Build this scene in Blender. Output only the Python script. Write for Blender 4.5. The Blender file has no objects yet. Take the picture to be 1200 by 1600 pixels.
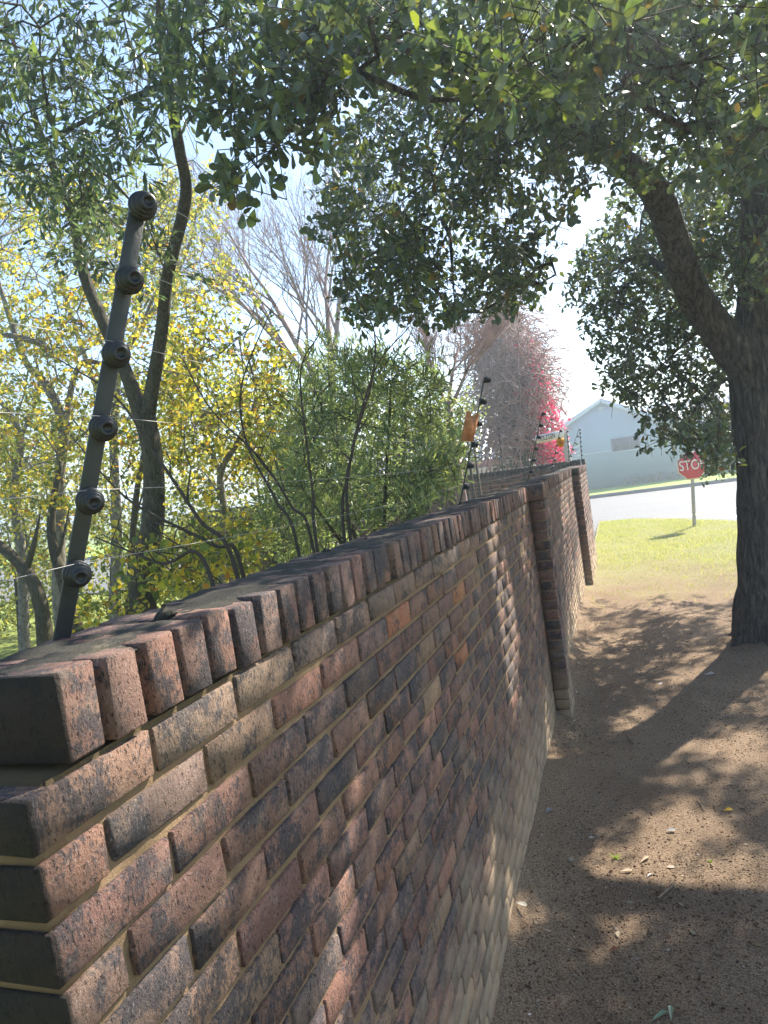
import bpy, math, random
import numpy as np
from mathutils import Vector, Matrix, noise as mnoise

SC = bpy.context.scene
R = math.radians
rng = np.random.default_rng(11)
random.seed(7)

# ------------------------------------------------------------------ camera
F = 1120.0                      # focal length in pixels of a 1200 x 1600 frame
CAM = np.array([0.66, 0.0, 2.04])
ROLL = 0.140
_v = np.array([360 / F, 95 / F, -1.0]); _v /= np.linalg.norm(_v)
_n = math.hypot(ROLL, 1.0)
_u = np.array([-ROLL / _n, 1 / _n, 0.0]); _u[2] = -(_u[0] * _v[0] + _u[1] * _v[1]) / _v[2]
_u /= np.linalg.norm(_u)
_r = np.cross(_v, _u)
cam_data = bpy.data.cameras.new('camera')
cam_data.sensor_fit = 'HORIZONTAL'; cam_data.sensor_width = 36.0
cam_data.lens = 36.0 * F / 1200.0
cam_data.clip_start = 0.05; cam_data.clip_end = 2000.0
cam = bpy.data.objects.new('camera', cam_data)
SC.collection.objects.link(cam)
cam.matrix_world = Matrix(((_r[0], _r[1], _r[2], CAM[0]),
                           (_v[0], _v[1], _v[2], CAM[1]),
                           (_u[0], _u[1], _u[2], CAM[2]),
                           (0, 0, 0, 1)))
SC.camera = cam

# ------------------------------------------------------------------ sky, sun, exposure
SUN_DIR = Vector((0.37, 0.66, 0.66)).normalized()      # towards the sun
SUN_EL = math.asin(SUN_DIR.z)
SUN_AZ = math.atan2(SUN_DIR.x, SUN_DIR.y)              # clockwise from +Y
world = bpy.data.worlds.new('World'); SC.world = world; world.use_nodes = True
wn = world.node_tree; wn.nodes.clear()
w_out = wn.nodes.new('ShaderNodeOutputWorld'); w_bg = wn.nodes.new('ShaderNodeBackground')
w_sky = wn.nodes.new('ShaderNodeTexSky'); w_sky.sky_type = 'NISHITA'; w_sky.sun_disc = False
w_sky.sun_elevation = SUN_EL; w_sky.sun_rotation = SUN_AZ
w_sky.air_density = 1.2; w_sky.dust_density = 2.0; w_sky.ozone_density = 1.5; w_sky.altitude = 1400
w_bg.inputs['Strength'].default_value = 0.115
wn.links.new(w_sky.outputs[0], w_bg.inputs['Color']); wn.links.new(w_bg.outputs[0], w_out.inputs['Surface'])
sun_data = bpy.data.lights.new('sun', 'SUN'); sun_data.energy = 5.0; sun_data.angle = R(0.55)
sun_data.color = (1.0, 0.93, 0.82)
sun = bpy.data.objects.new('sun', sun_data); SC.collection.objects.link(sun)
sun.rotation_euler = (-SUN_DIR).to_track_quat('-Z', 'Y').to_euler(); sun.location = (6, 12, 14)
SC.view_settings.view_transform = 'Standard'; SC.view_settings.look = 'None'
SC.view_settings.exposure = 1.62; SC.view_settings.gamma = 1.0
SC.view_settings.use_curve_mapping = False
SC.render.engine = 'CYCLES'
SC.cycles.use_denoising = True
SC.cycles.max_bounces = 8; SC.cycles.diffuse_bounces = 4; SC.cycles.transmission_bounces = 5
SC.cycles.glossy_bounces = 3; SC.cycles.sample_clamp_indirect = 8.0
SC.cycles.caustics_reflective = False; SC.cycles.caustics_refractive = False

# ------------------------------------------------------------------ helpers
COL = SC.collection
def rays(px, py):
    px = np.asarray(px, float); py = np.asarray(py, float)
    c = np.stack([(px - 600) / F, -(py - 800) / F, -np.ones_like(px)], -1)
    return np.stack([c @ _r, c @ _v, c @ _u], -1)
def at_plane(px, py, ax, val):
    d = rays(px, py); t = (np.asarray(val, float) - CAM[ax]) / d[..., ax]
    return CAM + d * t[..., None]
def atY(px, py, Y): return at_plane(px, py, 1, Y)
def gnd(px, py, z=0.0): return at_plane(px, py, 2, z)
def project(P):
    Q = np.asarray(P, float) - CAM
    c = Q[..., 0:1] * _r + Q[..., 1:2] * _v + Q[..., 2:3] * _u
    return 600 + c[..., 0] / -c[..., 2] * F, 800 - c[..., 1] / -c[..., 2] * F, -c[..., 2]
def inpoly(px, py, poly):
    inside = np.zeros(len(px), bool); n = len(poly)
    for i in range(n):
        x0, y0 = poly[i]; x1, y1 = poly[(i + 1) % n]
        c = ((y0 > py) != (y1 > py)) & (px < (x1 - x0) * (py - y0) / ((y1 - y0) or 1e-9) + x0)
        inside ^= c
    return inside
def unit(a): return a / np.maximum(np.linalg.norm(a, axis=-1, keepdims=True), 1e-9)

def link(name, me, parent=None, mat=None):
    o = bpy.data.objects.new(name, me); COL.objects.link(o)
    if parent is not None: o.parent = parent
    if mat is not None and me is not None and not me.materials: me.materials.append(mat)
    return o
def tag(o, label=None, cat=None, group=None, kind=None):
    if label: o['label'] = label
    if cat: o['category'] = cat
    if group: o['group'] = group
    if kind: o['kind'] = kind
    return o
def thing(name, loc, label, cat, group=None):
    o = bpy.data.objects.new(name, None); COL.objects.link(o); o.location = loc
    o.empty_display_size = 0.1
    return tag(o, label, cat, group)
def np_mesh(name, V, loops, starts, totals, tint=None, smooth=False):
    me = bpy.data.meshes.new(name)
    V = np.ascontiguousarray(V, np.float32); loops = np.ascontiguousarray(loops, np.int32)
    me.vertices.add(len(V)); me.vertices.foreach_set('co', V.ravel())
    me.loops.add(len(loops)); me.loops.foreach_set('vertex_index', loops)
    me.polygons.add(len(starts))
    me.polygons.foreach_set('loop_start', np.asarray(starts, np.int32))
    me.polygons.foreach_set('loop_total', np.asarray(totals, np.int32))
    if tint is not None:
        a = me.attributes.new('tint', 'FLOAT_COLOR', 'POINT')
        t4 = np.ones((len(V), 4), np.float32); t4[:, :3] = tint
        a.data.foreach_set('color', t4.ravel())
    me.update(calc_edges=True); me.validate()
    if smooth: me.polygons.foreach_set('use_smooth', np.ones(len(starts), bool))
    return me
def poly_mesh(name, V, faces, tint=None, smooth=False):
    loops = [i for f in faces for i in f]; tot = [len(f) for f in faces]
    st = np.concatenate([[0], np.cumsum(tot)[:-1]]) if tot else []
    return np_mesh(name, np.array(V, float).reshape(-1, 3), loops, st, tot, tint, smooth)

class MB:
    """collects shapes that make up ONE part"""
    def __init__(s): s.V = []; s.F = []; s.T = []
    def add(s, V, Fc, tint=(1, 1, 1)):
        b = len(s.V); s.V.extend([tuple(p) for p in V]); s.F.extend([tuple(i + b for i in f) for f in Fc])
        s.T.extend([tuple(tint)] * len(V))
    def box(s, c, size, M=None, tint=(1, 1, 1), ch=0.0):
        h = [q / 2 for q in size]
        if ch > 0: V, Fc = chamfer_box(h, ch)
        else:
            V = [(x * h[0], y * h[1], z * h[2]) for x in (-1, 1) for y in (-1, 1) for z in (-1, 1)]
            Fc = [(0, 1, 3, 2), (4, 6, 7, 5), (0, 4, 5, 1), (2, 3, 7, 6), (0, 2, 6, 4), (1, 5, 7, 3)]
        c = Vector(c)
        V = [tuple((M @ Vector(p) if M else Vector(p)) + c) for p in V]
        s.add(V, Fc, tint)
    def tube(s, pts, rad, sides=8, tint=(1, 1, 1), cap=True, rough=None):
        P = [Vector(p) for p in pts]; n = len(P)
        if not hasattr(rad, '__len__'): rad = [rad] * n
        T = [((P[min(i + 1, n - 1)] - P[max(i - 1, 0)]).normalized()) for i in range(n)]
        up = Vector((0, 0, 1)) if abs(T[0].z) < .9 else Vector((1, 0, 0))
        a = T[0].cross(up).normalized(); V = []
        for i in range(n):
            a = (a - T[i] * a.dot(T[i])).normalized(); b = T[i].cross(a)
            for k in range(sides):
                w = 2 * math.pi * k / sides
                rr = rad[i] * (rough(P[i], w) if rough else 1.0)
                V.append(P[i] + (a * math.cos(w) + b * math.sin(w)) * rr)
        Fc = []
        for i in range(n - 1):
            for k in range(sides):
                k2 = (k + 1) % sides
                Fc.append((i * sides + k, i * sides + k2, (i + 1) * sides + k2, (i + 1) * sides + k))
        if cap:
            Fc.append(tuple(range(sides - 1, -1, -1))); Fc.append(tuple((n - 1) * sides + k for k in range(sides)))
        s.add(V, Fc, tint)
    def lathe(s, prof, M, seg=20):
        V = []; n = len(prof)
        for (x, r) in prof:
            for k in range(seg):
                w = 2 * math.pi * k / seg
                V.append(M @ Vector((x, r * math.cos(w), r * math.sin(w))))
        Fc = [(i * seg + k, i * seg + (k + 1) % seg, (i + 1) * seg + (k + 1) % seg, (i + 1) * seg + k)
              for i in range(n - 1) for k in range(seg)]
        Fc.append(tuple(range(seg - 1, -1, -1))); Fc.append(tuple((n - 1) * seg + k for k in range(seg)))
        s.add(V, Fc)
    def prism(s, outline, axis0, axis1, axis2, origin, depth):
        o = Vector(origin); a0 = Vector(axis0); a1 = Vector(axis1); a2 = Vector(axis2)
        n = len(outline)
        V = [o + a0 * x + a1 * y for x, y in outline] + [o + a0 * x + a1 * y + a2 * depth for x, y in outline]
        Fc = [tuple(range(n - 1, -1, -1)), tuple(range(n, 2 * n))]
        Fc += [(i, (i + 1) % n, n + (i + 1) % n, n + i) for i in range(n)]
        s.add(V, Fc)
    def build(s, name, mat, parent=None, smooth=False, tinted=False):
        me = poly_mesh(name, s.V, s.F, np.array(s.T) if tinted else None, smooth)
        return link(name, me, parent, mat)

def chamfer_box(h, ch, jit=0.0, rnd=None):
    V = []; idx = {}
    for sx in (-1, 1):
        for sy in (-1, 1):
            for sz in (-1, 1):
                c = ch * (1 + (rnd.random() ** 6 * 4.0 if rnd else 0))
                for a in range(3):
                    p = [sx * h[0], sy * h[1], sz * h[2]]
                    for b in range(3):
                        if b != a: p[b] -= math.copysign(min(c, h[b] * .6), p[b])
                    if rnd: p = [q + rnd.uniform(-jit, jit) for q in p]
                    idx[(sx, sy, sz, a)] = len(V); V.append(tuple(p))
    Fc = []
    def quad(a, sgn):
        o = [i for i in range(3) if i != a]; out = []
        for (s1, s2) in ((-1, -1), (1, -1), (1, 1), (-1, 1)):
            k = [0, 0, 0]; k[a] = sgn; k[o[0]] = s1; k[o[1]] = s2
            out.append(idx[(k[0], k[1], k[2], a)])
        if (sgn > 0) != (a != 1): out.reverse()
        return tuple(out)
    for a in range(3):
        for sg in (-1, 1): Fc.append(quad(a, sg))
    C = Vector((0, 0, 0))
    def orient(f):
        p = [Vector(V[i]) for i in f]; m = sum(p, Vector()) / len(p)
        nn = (p[1] - p[0]).cross(p[2] - p[0])
        return f if nn.dot(m) > 0 else tuple(reversed(f))
    for a in range(3):
        o = [i for i in range(3) if i != a]
        for s1 in (-1, 1):
            for s2 in (-1, 1):
                q = []
                for sa, fa in ((-1, o[0]), (1, o[0]), (1, o[1]), (-1, o[1])):
                    k = [0, 0, 0]; k[a] = sa; k[o[0]] = s1; k[o[1]] = s2
                    q.append(idx[(k[0], k[1], k[2], fa)])
                Fc.append(tuple(q))
    for sx in (-1, 1):
        for sy in (-1, 1):
            for sz in (-1, 1): Fc.append((idx[(sx, sy, sz, 0)], idx[(sx, sy, sz, 1)], idx[(sx, sy, sz, 2)]))
    return V, [orient(f) for f in Fc]

def smooth_path(pts, n):
    """Catmull-Rom through pts"""
    P = [np.array(p, float) for p in pts]; P = [2 * P[0] - P[1]] + P + [2 * P[-1] - P[-2]]
    out = []
    m = len(P) - 3
    for i in range(m):
        k = max(2, int(round(n / m)))
        for j in range(k):
            t = j / k; a, b, c, d = P[i:i + 4]
            out.append(.5 * ((2 * b) + (-a + c) * t + (2 * a - 5 * b + 4 * c - d) * t * t + (-a + 3 * b - 3 * c + d) * t ** 3))
    out.append(P[-2]); return out

# leaf templates: (u along, w across, z fold) + faces
def leaf_tpl(kind):
    if kind == 'obovate':
        V = [(0, 0, 0), (.5, 0, 0), (1, 0, -.06), (.30, .24, .03), (.74, .48, .05), (.30, -.24, .03), (.74, -.48, .05), (.95, .25, -.02), (.95, -.25, -.02)]
        Fc = [(0, 1, 3), (1, 4, 3), (1, 2, 7, 4), (0, 5, 1), (1, 5, 6), (1, 6, 8, 2)]
    elif kind == 'slender':
        V = [(0, 0, 0), (.5, 0, -.02), (1, 0, -.14), (.35, .5, .03), (.7, .42, 0.0), (.35, -.5, .03), (.7, -.42, 0.0)]
        Fc = [(0, 1, 3), (1, 4, 3), (1, 2, 4), (0, 5, 1), (1, 5, 6), (1, 6, 2)]
    elif kind == 'small':
        V = [(0, 0, 0), (1, 0, -.05), (.52, .5, .06), (.52, -.5, .06)]
        Fc = [(0, 1, 2), (0, 3, 1)]
    elif kind == 'blade':
        V = [(0, .5, 0), (0, -.5, 0), (1, 0, 0)]
        Fc = [(0, 1, 2)]
    return np.array(V, float), Fc
def leaf_batch(name, P, D, N, L, W, tint, kind, mat, parent=None):
    TV, TF = leaf_tpl(kind); M = len(P); k = len(TV)
    D = unit(D); S = unit(np.cross(D, N)); N2 = np.cross(S, D)
    L = np.broadcast_to(np.asarray(L, float), (M,)); W = np.broadcast_to(np.asarray(W, float), (M,))
    V = (P[:, None, :] + TV[None, :, 0:1] * (D * L[:, None])[:, None, :] + TV[None, :, 1:2] * (S * W[:, None])[:, None, :]
         + TV[None, :, 2:3] * (N2 * L[:, None])[:, None, :])
    loops0 = np.array([i for f in TF for i in f]); tot0 = np.array([len(f) for f in TF])
    loops = (np.arange(M)[:, None] * k + loops0[None]).ravel()
    tot = np.tile(tot0, M); st = np.concatenate([[0], np.cumsum(tot)[:-1]])
    t = np.repeat(np.broadcast_to(tint, (M, 3)), k, axis=0)
    me = np_mesh(name, V.reshape(-1, 3), loops, st, tot, t)
    return link(name, me, parent, mat)
def seg_batch(name, A, B, r0, r1, mat, parent=None, sides=4, tint=None):
    A = np.asarray(A, float); B = np.asarray(B, float); M = len(A)
    d = unit(B - A); ref = np.where(np.abs(d[:, 2:3]) < .9, np.array([[0, 0, 1.]]), np.array([[1., 0, 0]]))
    a = unit(np.cross(d, ref)); b = np.cross(d, a)
    w = 2 * np.pi * np.arange(sides) / sides
    ring = a[:, None] * np.cos(w)[None, :, None] + b[:, None] * np.sin(w)[None, :, None]
    r0 = np.broadcast_to(np.asarray(r0, float), (M,)); r1 = np.broadcast_to(np.asarray(r1, float), (M,))
    V = np.concatenate([A[:, None] + ring * r0[:, None, None], B[:, None] + ring * r1[:, None, None]], 1)
    q = []
    for k in range(sides): k2 = (k + 1) % sides; q += [k, k2, sides + k2, sides + k]
    loops = (np.arange(M)[:, None] * 2 * sides + np.array(q)[None]).ravel()
    st = np.arange(M * sides) * 4; tot = np.full(M * sides, 4)
    t = None if tint is None else np.repeat(np.broadcast_to(tint, (M, 3)), 2 * sides, axis=0)
    return link(name, np_mesh(name, V.reshape(-1, 3), loops, st, tot, t, True), parent, mat)

# ------------------------------------------------------------------ materials
def mat_new(name):
    m = bpy.data.materials.new(name); m.use_nodes = True
    nt = m.node_tree; nt.nodes.clear()
    out = nt.nodes.new('ShaderNodeOutputMaterial')
    return m, nt, out
class NB:
    def __init__(s, nt): s.nt = nt
    def n(s, t, **kw):
        x = s.nt.nodes.new(t)
        for k, v in kw.items():
            if k in x.inputs: x.inputs[k].default_value = v
            else: setattr(x, k, v)
        return x
    def l(s, a, b): s.nt.links.new(a, b)
    def noise(s, vec, scale, detail=4, rough=.6):
        x = s.n('ShaderNodeTexNoise'); x.inputs['Scale'].default_value = scale
        x.inputs['Detail'].default_value = detail; x.inputs['Roughness'].default_value = rough
        if vec is not None: s.l(vec, x.inputs['Vector'])
        return x.outputs['Fac']
    def ramp(s, fac, a, b, c0=(0, 0, 0, 1), c1=(1, 1, 1, 1)):
        x = s.n('ShaderNodeValToRGB'); e = x.color_ramp.elements
        e[0].position = a; e[1].position = b; e[0].color = c0; e[1].color = c1
        s.l(fac, x.inputs[0]); return x.outputs[0]
    def mix(s, fac, a, b, mode='MIX'):
        x = s.n('ShaderNodeMix', data_type='RGBA', blend_type=mode)
        if isinstance(fac, (int, float)): x.inputs[0].default_value = fac
        else: s.l(fac, x.inputs[0])
        for sock, v in ((x.inputs[6], a), (x.inputs[7], b)):
            if isinstance(v, (tuple, list)): sock.default_value = (*v[:3], 1)
            else: s.l(v, sock)
        return x.outputs[2]
    def math(s, op, a, b=None, clamp=False):
        x = s.n('ShaderNodeMath', operation=op, use_clamp=clamp)
        for sock, v in zip(x.inputs, (a, b)):
            if v is None: continue
            if isinstance(v, (int, float)): sock.default_value = v
            else: s.l(v, sock)
        return x.outputs[0]
    def mapping(s, vec, scale):
        x = s.n('ShaderNodeMapping'); x.inputs['Scale'].default_value = scale; s.l(vec, x.inputs['Vector']); return x.outputs[0]
    def bump(s, h, strength, dist):
        x = s.n('ShaderNodeBump'); x.inputs['Strength'].default_value = strength; x.inputs['Distance'].default_value = dist
        s.l(h, x.inputs['Height']); return x.outputs[0]

def simple_mat(name, col, rough=.7, spec=.3, metal=0.0, var=.12, scale=6, bump=0.0, bscale=60):
    m, nt, out = mat_new(name); b = NB(nt)
    p = b.n('ShaderNodeBsdfPrincipled'); p.inputs['Roughness'].default_value = rough
    p.inputs['Metallic'].default_value = metal; p.inputs['Specular IOR Level'].default_value = spec
    pos = b.n('ShaderNodeNewGeometry').outputs['Position']
    f = b.noise(pos, scale, 5)
    c = b.mix(b.ramp(f, .3, .7), tuple(q * (1 - var) for q in col), tuple(min(1, q * (1 + var)) for q in col))
    b.l(c, p.inputs['Base Color'])
    if bump: b.l(b.bump(b.noise(pos, bscale, 4), bump, .01), p.inputs['Normal'])
    b.l(p.outputs[0], out.inputs[0]); return m

def leaf_mat(name, gloss=.25, transl=.45, tr_gain=(1.5, 1.5, .7), rough=.4):
    m, nt, out = mat_new(name); b = NB(nt)
    at = b.n('ShaderNodeAttribute', attribute_name='tint')
    pos = b.n('ShaderNodeNewGeometry').outputs['Position']
    mott = b.mix(b.noise(pos, 70, 3), (.75, .75, .75), (1.25, 1.25, 1.25))
    col = b.mix(1.0, at.outputs['Color'], mott, 'MULTIPLY')
    d = b.n('ShaderNodeBsdfPrincipled'); d.inputs['Roughness'].default_value = rough
    d.inputs['Specular IOR Level'].default_value = gloss
    b.l(col, d.inputs['Base Color'])
    t = b.n('ShaderNodeBsdfTranslucent')
    b.l(b.mix(1.0, col, tr_gain, 'MULTIPLY'), t.inputs['Color'])
    mx = b.n('ShaderNodeMixShader'); mx.inputs[0].default_value = transl
    b.l(d.outputs[0], mx.inputs[1]); b.l(t.outputs[0], mx.inputs[2]); b.l(mx.outputs[0], out.inputs[0])
    return m

def brick_mat(name, use_object):
    m, nt, out = mat_new(name); b = NB(nt)
    if use_object: tint = b.n('ShaderNodeObjectInfo').outputs['Color']
    else: tint = b.n('ShaderNodeAttribute', attribute_name='tint').outputs['Color']
    pos = b.n('ShaderNodeNewGeometry').outputs['Position']
    off = b.n('ShaderNodeVectorMath', operation='MULTIPLY_ADD')
    b.l(tint, off.inputs[0]); off.inputs[1].default_value = (91, 73, 57); b.l(pos, off.inputs[2])
    vec = off.outputs[0]
    streak = b.mapping(vec, (1.0, 1.0, .55))
    fleck = b.noise(streak, 150, 6, .72)
    blot = b.math('ADD', b.math('MULTIPLY', b.noise(vec, 6, 2, .5), 1.7), b.math('MULTIPLY', b.noise(vec, 26, 5, .68), 1.7))
    burn = b.math('ADD', blot, b.math('MULTIPLY', fleck, 1.5))
    burnf = b.ramp(b.math('SUBTRACT', burn, 2.1), .30, .54)
    tone = b.mix(b.noise(vec, 34, 6, .7), (.50, .48, .48), (1.55, 1.52, 1.48))
    c = b.mix(1.0, tint, tone, 'MULTIPLY')
    c = b.mix(b.math('MULTIPLY', burnf, .85), c, (.048, .046, .052))
    pits = b.ramp(b.noise(streak, 190, 3, .6), .60, .68)
    c = b.mix(b.math('MULTIPLY', pits, .75), c, (.022, .018, .017))
    bloom = b.ramp(b.noise(streak, 210, 3, .6), .60, .70)
    c = b.mix(b.math('MULTIPLY', bloom, .35), c, (.42, .36, .33))
    # mortar and lime smears left on the faces
    smear = b.ramp(b.noise(b.mapping(pos, (1, 1, 1.6)), 7, 6, .72), .54, .78)
    c = b.mix(b.math('MULTIPLY', smear, .55), c, (.34, .255, .18))
    # sandy mud splashed up from the path
    z = b.n('ShaderNodeSeparateXYZ'); b.l(pos, z.inputs[0])
    spl = b.math('SUBTRACT', 1.0, b.math('DIVIDE', z.outputs[2], 1.22))
    spl = b.math('ADD', spl, b.math('MULTIPLY', b.math('SUBTRACT', b.noise(pos, 3.2, 6, .7), .5), 1.5))
    splf = b.ramp(spl, .38, .80)
    c = b.mix(b.math('MULTIPLY', splf, .85), c, (.40, .295, .185))
    # moss and soot on the very top
    top = b.math('ADD', z.outputs[2], b.math('MULTIPLY', b.math('SUBTRACT', b.noise(pos, 9, 5, .7), .5), .16))
    topf = b.ramp(b.math('SUBTRACT', top, 1.0), .862, .90)
    c = b.mix(b.math('MULTIPLY', topf, .8), c, (.045, .044, .038))
    # deep shade on the wall's near end, painted near-black into the brick colour
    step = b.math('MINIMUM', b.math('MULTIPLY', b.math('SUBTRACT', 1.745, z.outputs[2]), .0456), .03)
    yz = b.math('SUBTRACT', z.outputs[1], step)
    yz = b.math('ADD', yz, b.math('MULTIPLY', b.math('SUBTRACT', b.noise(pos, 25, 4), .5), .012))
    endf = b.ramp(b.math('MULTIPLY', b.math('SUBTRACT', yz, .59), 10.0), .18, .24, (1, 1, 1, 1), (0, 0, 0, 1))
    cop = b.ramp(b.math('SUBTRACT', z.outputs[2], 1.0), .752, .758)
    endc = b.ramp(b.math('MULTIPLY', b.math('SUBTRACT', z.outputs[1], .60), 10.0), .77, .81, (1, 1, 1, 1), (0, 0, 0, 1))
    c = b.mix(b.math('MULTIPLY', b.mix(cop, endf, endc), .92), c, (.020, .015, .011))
    p = b.n('ShaderNodeBsdfPrincipled'); p.inputs['Roughness'].default_value = .82
    p.inputs['Specular IOR Level'].default_value = .35
    b.l(c, p.inputs['Base Color'])
    hgt = b.math('SUBTRACT', b.math('ADD', b.math('MULTIPLY', fleck, .9), b.math('MULTIPLY', b.noise(vec, 300, 3), .35)), b.math('MULTIPLY', pits, .7))
    b.l(b.bump(hgt, 1.0, .006), p.inputs['Normal'])
    b.l(p.outputs[0], out.inputs[0]); return m

def mortar_mat():
    m, nt, out = mat_new('sandy mortar'); b = NB(nt)
    pos = b.n('ShaderNodeNewGeometry').outputs['Position']
    c = b.mix(b.noise(pos, 14, 6, .7), (.19, .125, .072), (.37, .255, .15))
    dark = b.ramp(b.noise(pos, 5, 5, .7), .56, .70)
    c = b.mix(b.math('MULTIPLY', dark, .55), c, (.10, .085, .06))
    z = b.n('ShaderNodeSeparateXYZ'); b.l(pos, z.inputs[0])
    topf = b.ramp(b.math('SUBTRACT', z.outputs[2], 1.0), .70, .78)
    moss = b.mix(b.noise(pos, 16, 4), (.028, .022, .017), (.055, .060, .022))
    c = b.mix(topf, c, moss)
    p = b.n('ShaderNodeBsdfPrincipled'); p.inputs['Roughness'].default_value = .95; p.inputs['Specular IOR Level'].default_value = .15
    b.l(c, p.inputs['Base Color'])
    b.l(b.bump(b.noise(pos, 160, 6, .75), .9, .006), p.inputs['Normal'])
    b.l(p.outputs[0], out.inputs[0]); return m

def bark_mat(name, c0, c1, vs=(6, 6, 1.1), strength=1.0, dist=.03):
    m, nt, out = mat_new(name); b = NB(nt)
    pos = b.n('ShaderNodeNewGeometry').outputs['Position']
    mp = b.mapping(pos, vs)
    nz = b.noise(mp, 2.2, 6, .7)
    nv = b.n('ShaderNodeTexNoise'); nv.inputs['Scale'].default_value = 5.5; nv.inputs['Detail'].default_value = 7; nv.inputs['Roughness'].default_value = .75
    nv.inputs['Distortion'].default_value = .6; b.l(mp, nv.inputs['Vector'])
    crack = b.ramp(nv.outputs['Fac'], .36, .58)
    c = b.mix(nz, c0, c1); c = b.mix(crack, tuple(q * .45 for q in c0), c)
    lich = b.ramp(b.noise(pos, 6, 5, .7), .58, .70)
    c = b.mix(b.math('MULTIPLY', lich, .35), c, (.20, .21, .16))
    p = b.n('ShaderNodeBsdfPrincipled'); p.inputs['Roughness'].default_value = .9; p.inputs['Specular IOR Level'].default_value = .2
    b.l(c, p.inputs['Base Color'])
    h = b.math('ADD', b.math('MULTIPLY', crack, .8), b.math('MULTIPLY', nz, .5))
    b.l(b.bump(h, strength, dist), p.inputs['Normal'])
    b.l(p.outputs[0], out.inputs[0]); return m

def ground_mat():
    """bare sandy path that turns into worn, dry lawn further on"""
    m, nt, out = mat_new('path and verge soil'); b = NB(nt)
    pos = b.n('ShaderNodeNewGeometry').outputs['Position']
    sep = b.n('ShaderNodeSeparateXYZ'); b.l(pos, sep.inputs[0])
    soil = b.mix(b.noise(pos, 5, 6, .65), (.31, .215, .140), (.47, .35, .235))
    grit = b.noise(pos, 120, 4, .7)
    soil = b.mix(b.ramp(grit, .47, .58), soil, (.17, .112, .072))
    soil = b.mix(b.ramp(b.noise(pos, 190, 2, .6), .66, .72), soil, (.52, .42, .32))
    hum = b.ramp(b.noise(pos, 1.3, 4, .6), .45, .7)
    soil = b.mix(b.math('MULTIPLY', hum, .45), soil, (.19, .125, .08))
    lawn = b.mix(b.noise(pos, 2.2, 6, .7), (.25, .265, .10), (.39, .335, .185))
    lawn = b.mix(b.ramp(b.noise(pos, 40, 4, .7), .5, .75), lawn, (.16, .17, .04))
    g = b.math('MULTIPLY_ADD', sep.outputs[1], .16); g.node.inputs[2].default_value = -1.55
    g = b.math('ADD', g, b.math('MULTIPLY', b.math('SUBTRACT', b.noise(pos, 1.1, 6, .7), .5), 1.1))
    gf = b.ramp(g, .05, .65)
    c = b.mix(gf, soil, lawn)
    p = b.n('ShaderNodeBsdfPrincipled'); p.inputs['Roughness'].default_value = .95; p.inputs['Specular IOR Level'].default_value = .12
    b.l(c, p.inputs['Base Color'])
    h = b.math('ADD', b.noise(pos, 70, 6, .75), b.math('MULTIPLY', b.noise(pos, 220, 3, .7), .5))
    b.l(b.bump(h, 1.0, .022), p.inputs['Normal'])
    b.l(p.outputs[0], out.inputs[0]); return m

def asphalt_mat():
    m, nt, out = mat_new('worn asphalt'); b = NB(nt)
    pos = b.n('ShaderNodeNewGeometry').outputs['Position']
    c = b.mix(b.noise(b.mapping(pos, (.3, 1.2, 1)), 1.2, 6, .7), (.07, .07, .074), (.17, .165, .16))
    c = b.mix(b.ramp(b.noise(pos, 40, 3), .5, .7), c, (.27, .26, .25))
    p = b.n('ShaderNodeBsdfPrincipled'); p.inputs['Roughness'].default_value = .75; p.inputs['Specular IOR Level'].default_value = .35
    b.l(c, p.inputs['Base Color'])
    b.l(b.bump(b.noise(pos, 60, 4), .5, .01), p.inputs['Normal'])
    b.l(p.outputs[0], out.inputs[0]); return m

def crust_mat():
    m, nt, out = mat_new('weathered cement crust'); b = NB(nt)
    pos = b.n('ShaderNodeNewGeometry').outputs['Position']
    c = b.mix(b.noise(pos, 22, 6, .75), (.035, .033, .028), (.12, .11, .09))
    c = b.mix(b.ramp(b.noise(pos, 9, 5, .7), .60, .72), c, (.24, .20, .14))
    c = b.mix(b.ramp(b.noise(pos, 13, 5, .7), .62, .74), c, (.055, .065, .025))
    p = b.n('ShaderNodeBsdfPrincipled'); p.inputs['Roughness'].default_value = .95; p.inputs['Specular IOR Level'].default_value = .15
    b.l(c, p.inputs['Base Color'])
    b.l(b.bump(b.noise(b.mapping(pos, (1, .45, 1)), 90, 6, .8), 1.0, .012), p.inputs['Normal'])
    b.l(p.outputs[0], out.inputs[0]); return m

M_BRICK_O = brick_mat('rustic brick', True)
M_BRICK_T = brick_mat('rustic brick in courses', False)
M_MORTAR = mortar_mat(); M_CRUST = crust_mat()
M_GROUND = ground_mat(); M_ASPH = asphalt_mat()
M_BARK = bark_mat('dark ridged bark', (.085, .073, .064), (.27, .23, .19))
M_BARK_PALE = bark_mat('pale smooth bark', (.16, .14, .11), (.36, .33, .28), vs=(4, 4, 2.5), strength=.5, dist=.01)
M_BARK_BROWN = bark_mat('greenish brown bark', (.07, .062, .04), (.19, .165, .11), vs=(14, 14, 4), strength=.7, dist=.01)
M_TWIG = simple_mat('dark twig', (.075, .058, .045), .85, .2)
M_TWIG_PALE = simple_mat('dry grey twig', (.36, .24, .21), .9, .15, var=.45, scale=6)
M_TWIG_RED = simple_mat('reddish bare twig', (.33, .25, .225), .9, .15, var=.2)
M_LEAF = leaf_mat('leathery evergreen leaf', .5, .30, (1.9, 1.9, .6), .35)
M_LEAF_Y = leaf_mat('thin autumn leaf', .3, .5, (1.4, 1.35, .75), .5)
M_LEAF_S = leaf_mat('slender leaf', .4, .42, (1.6, 1.7, .8), .4)
M_FLOWER = leaf_mat('papery flower bract', .1, .5, (1.3, 1.1, 1.2), .6)
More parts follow.
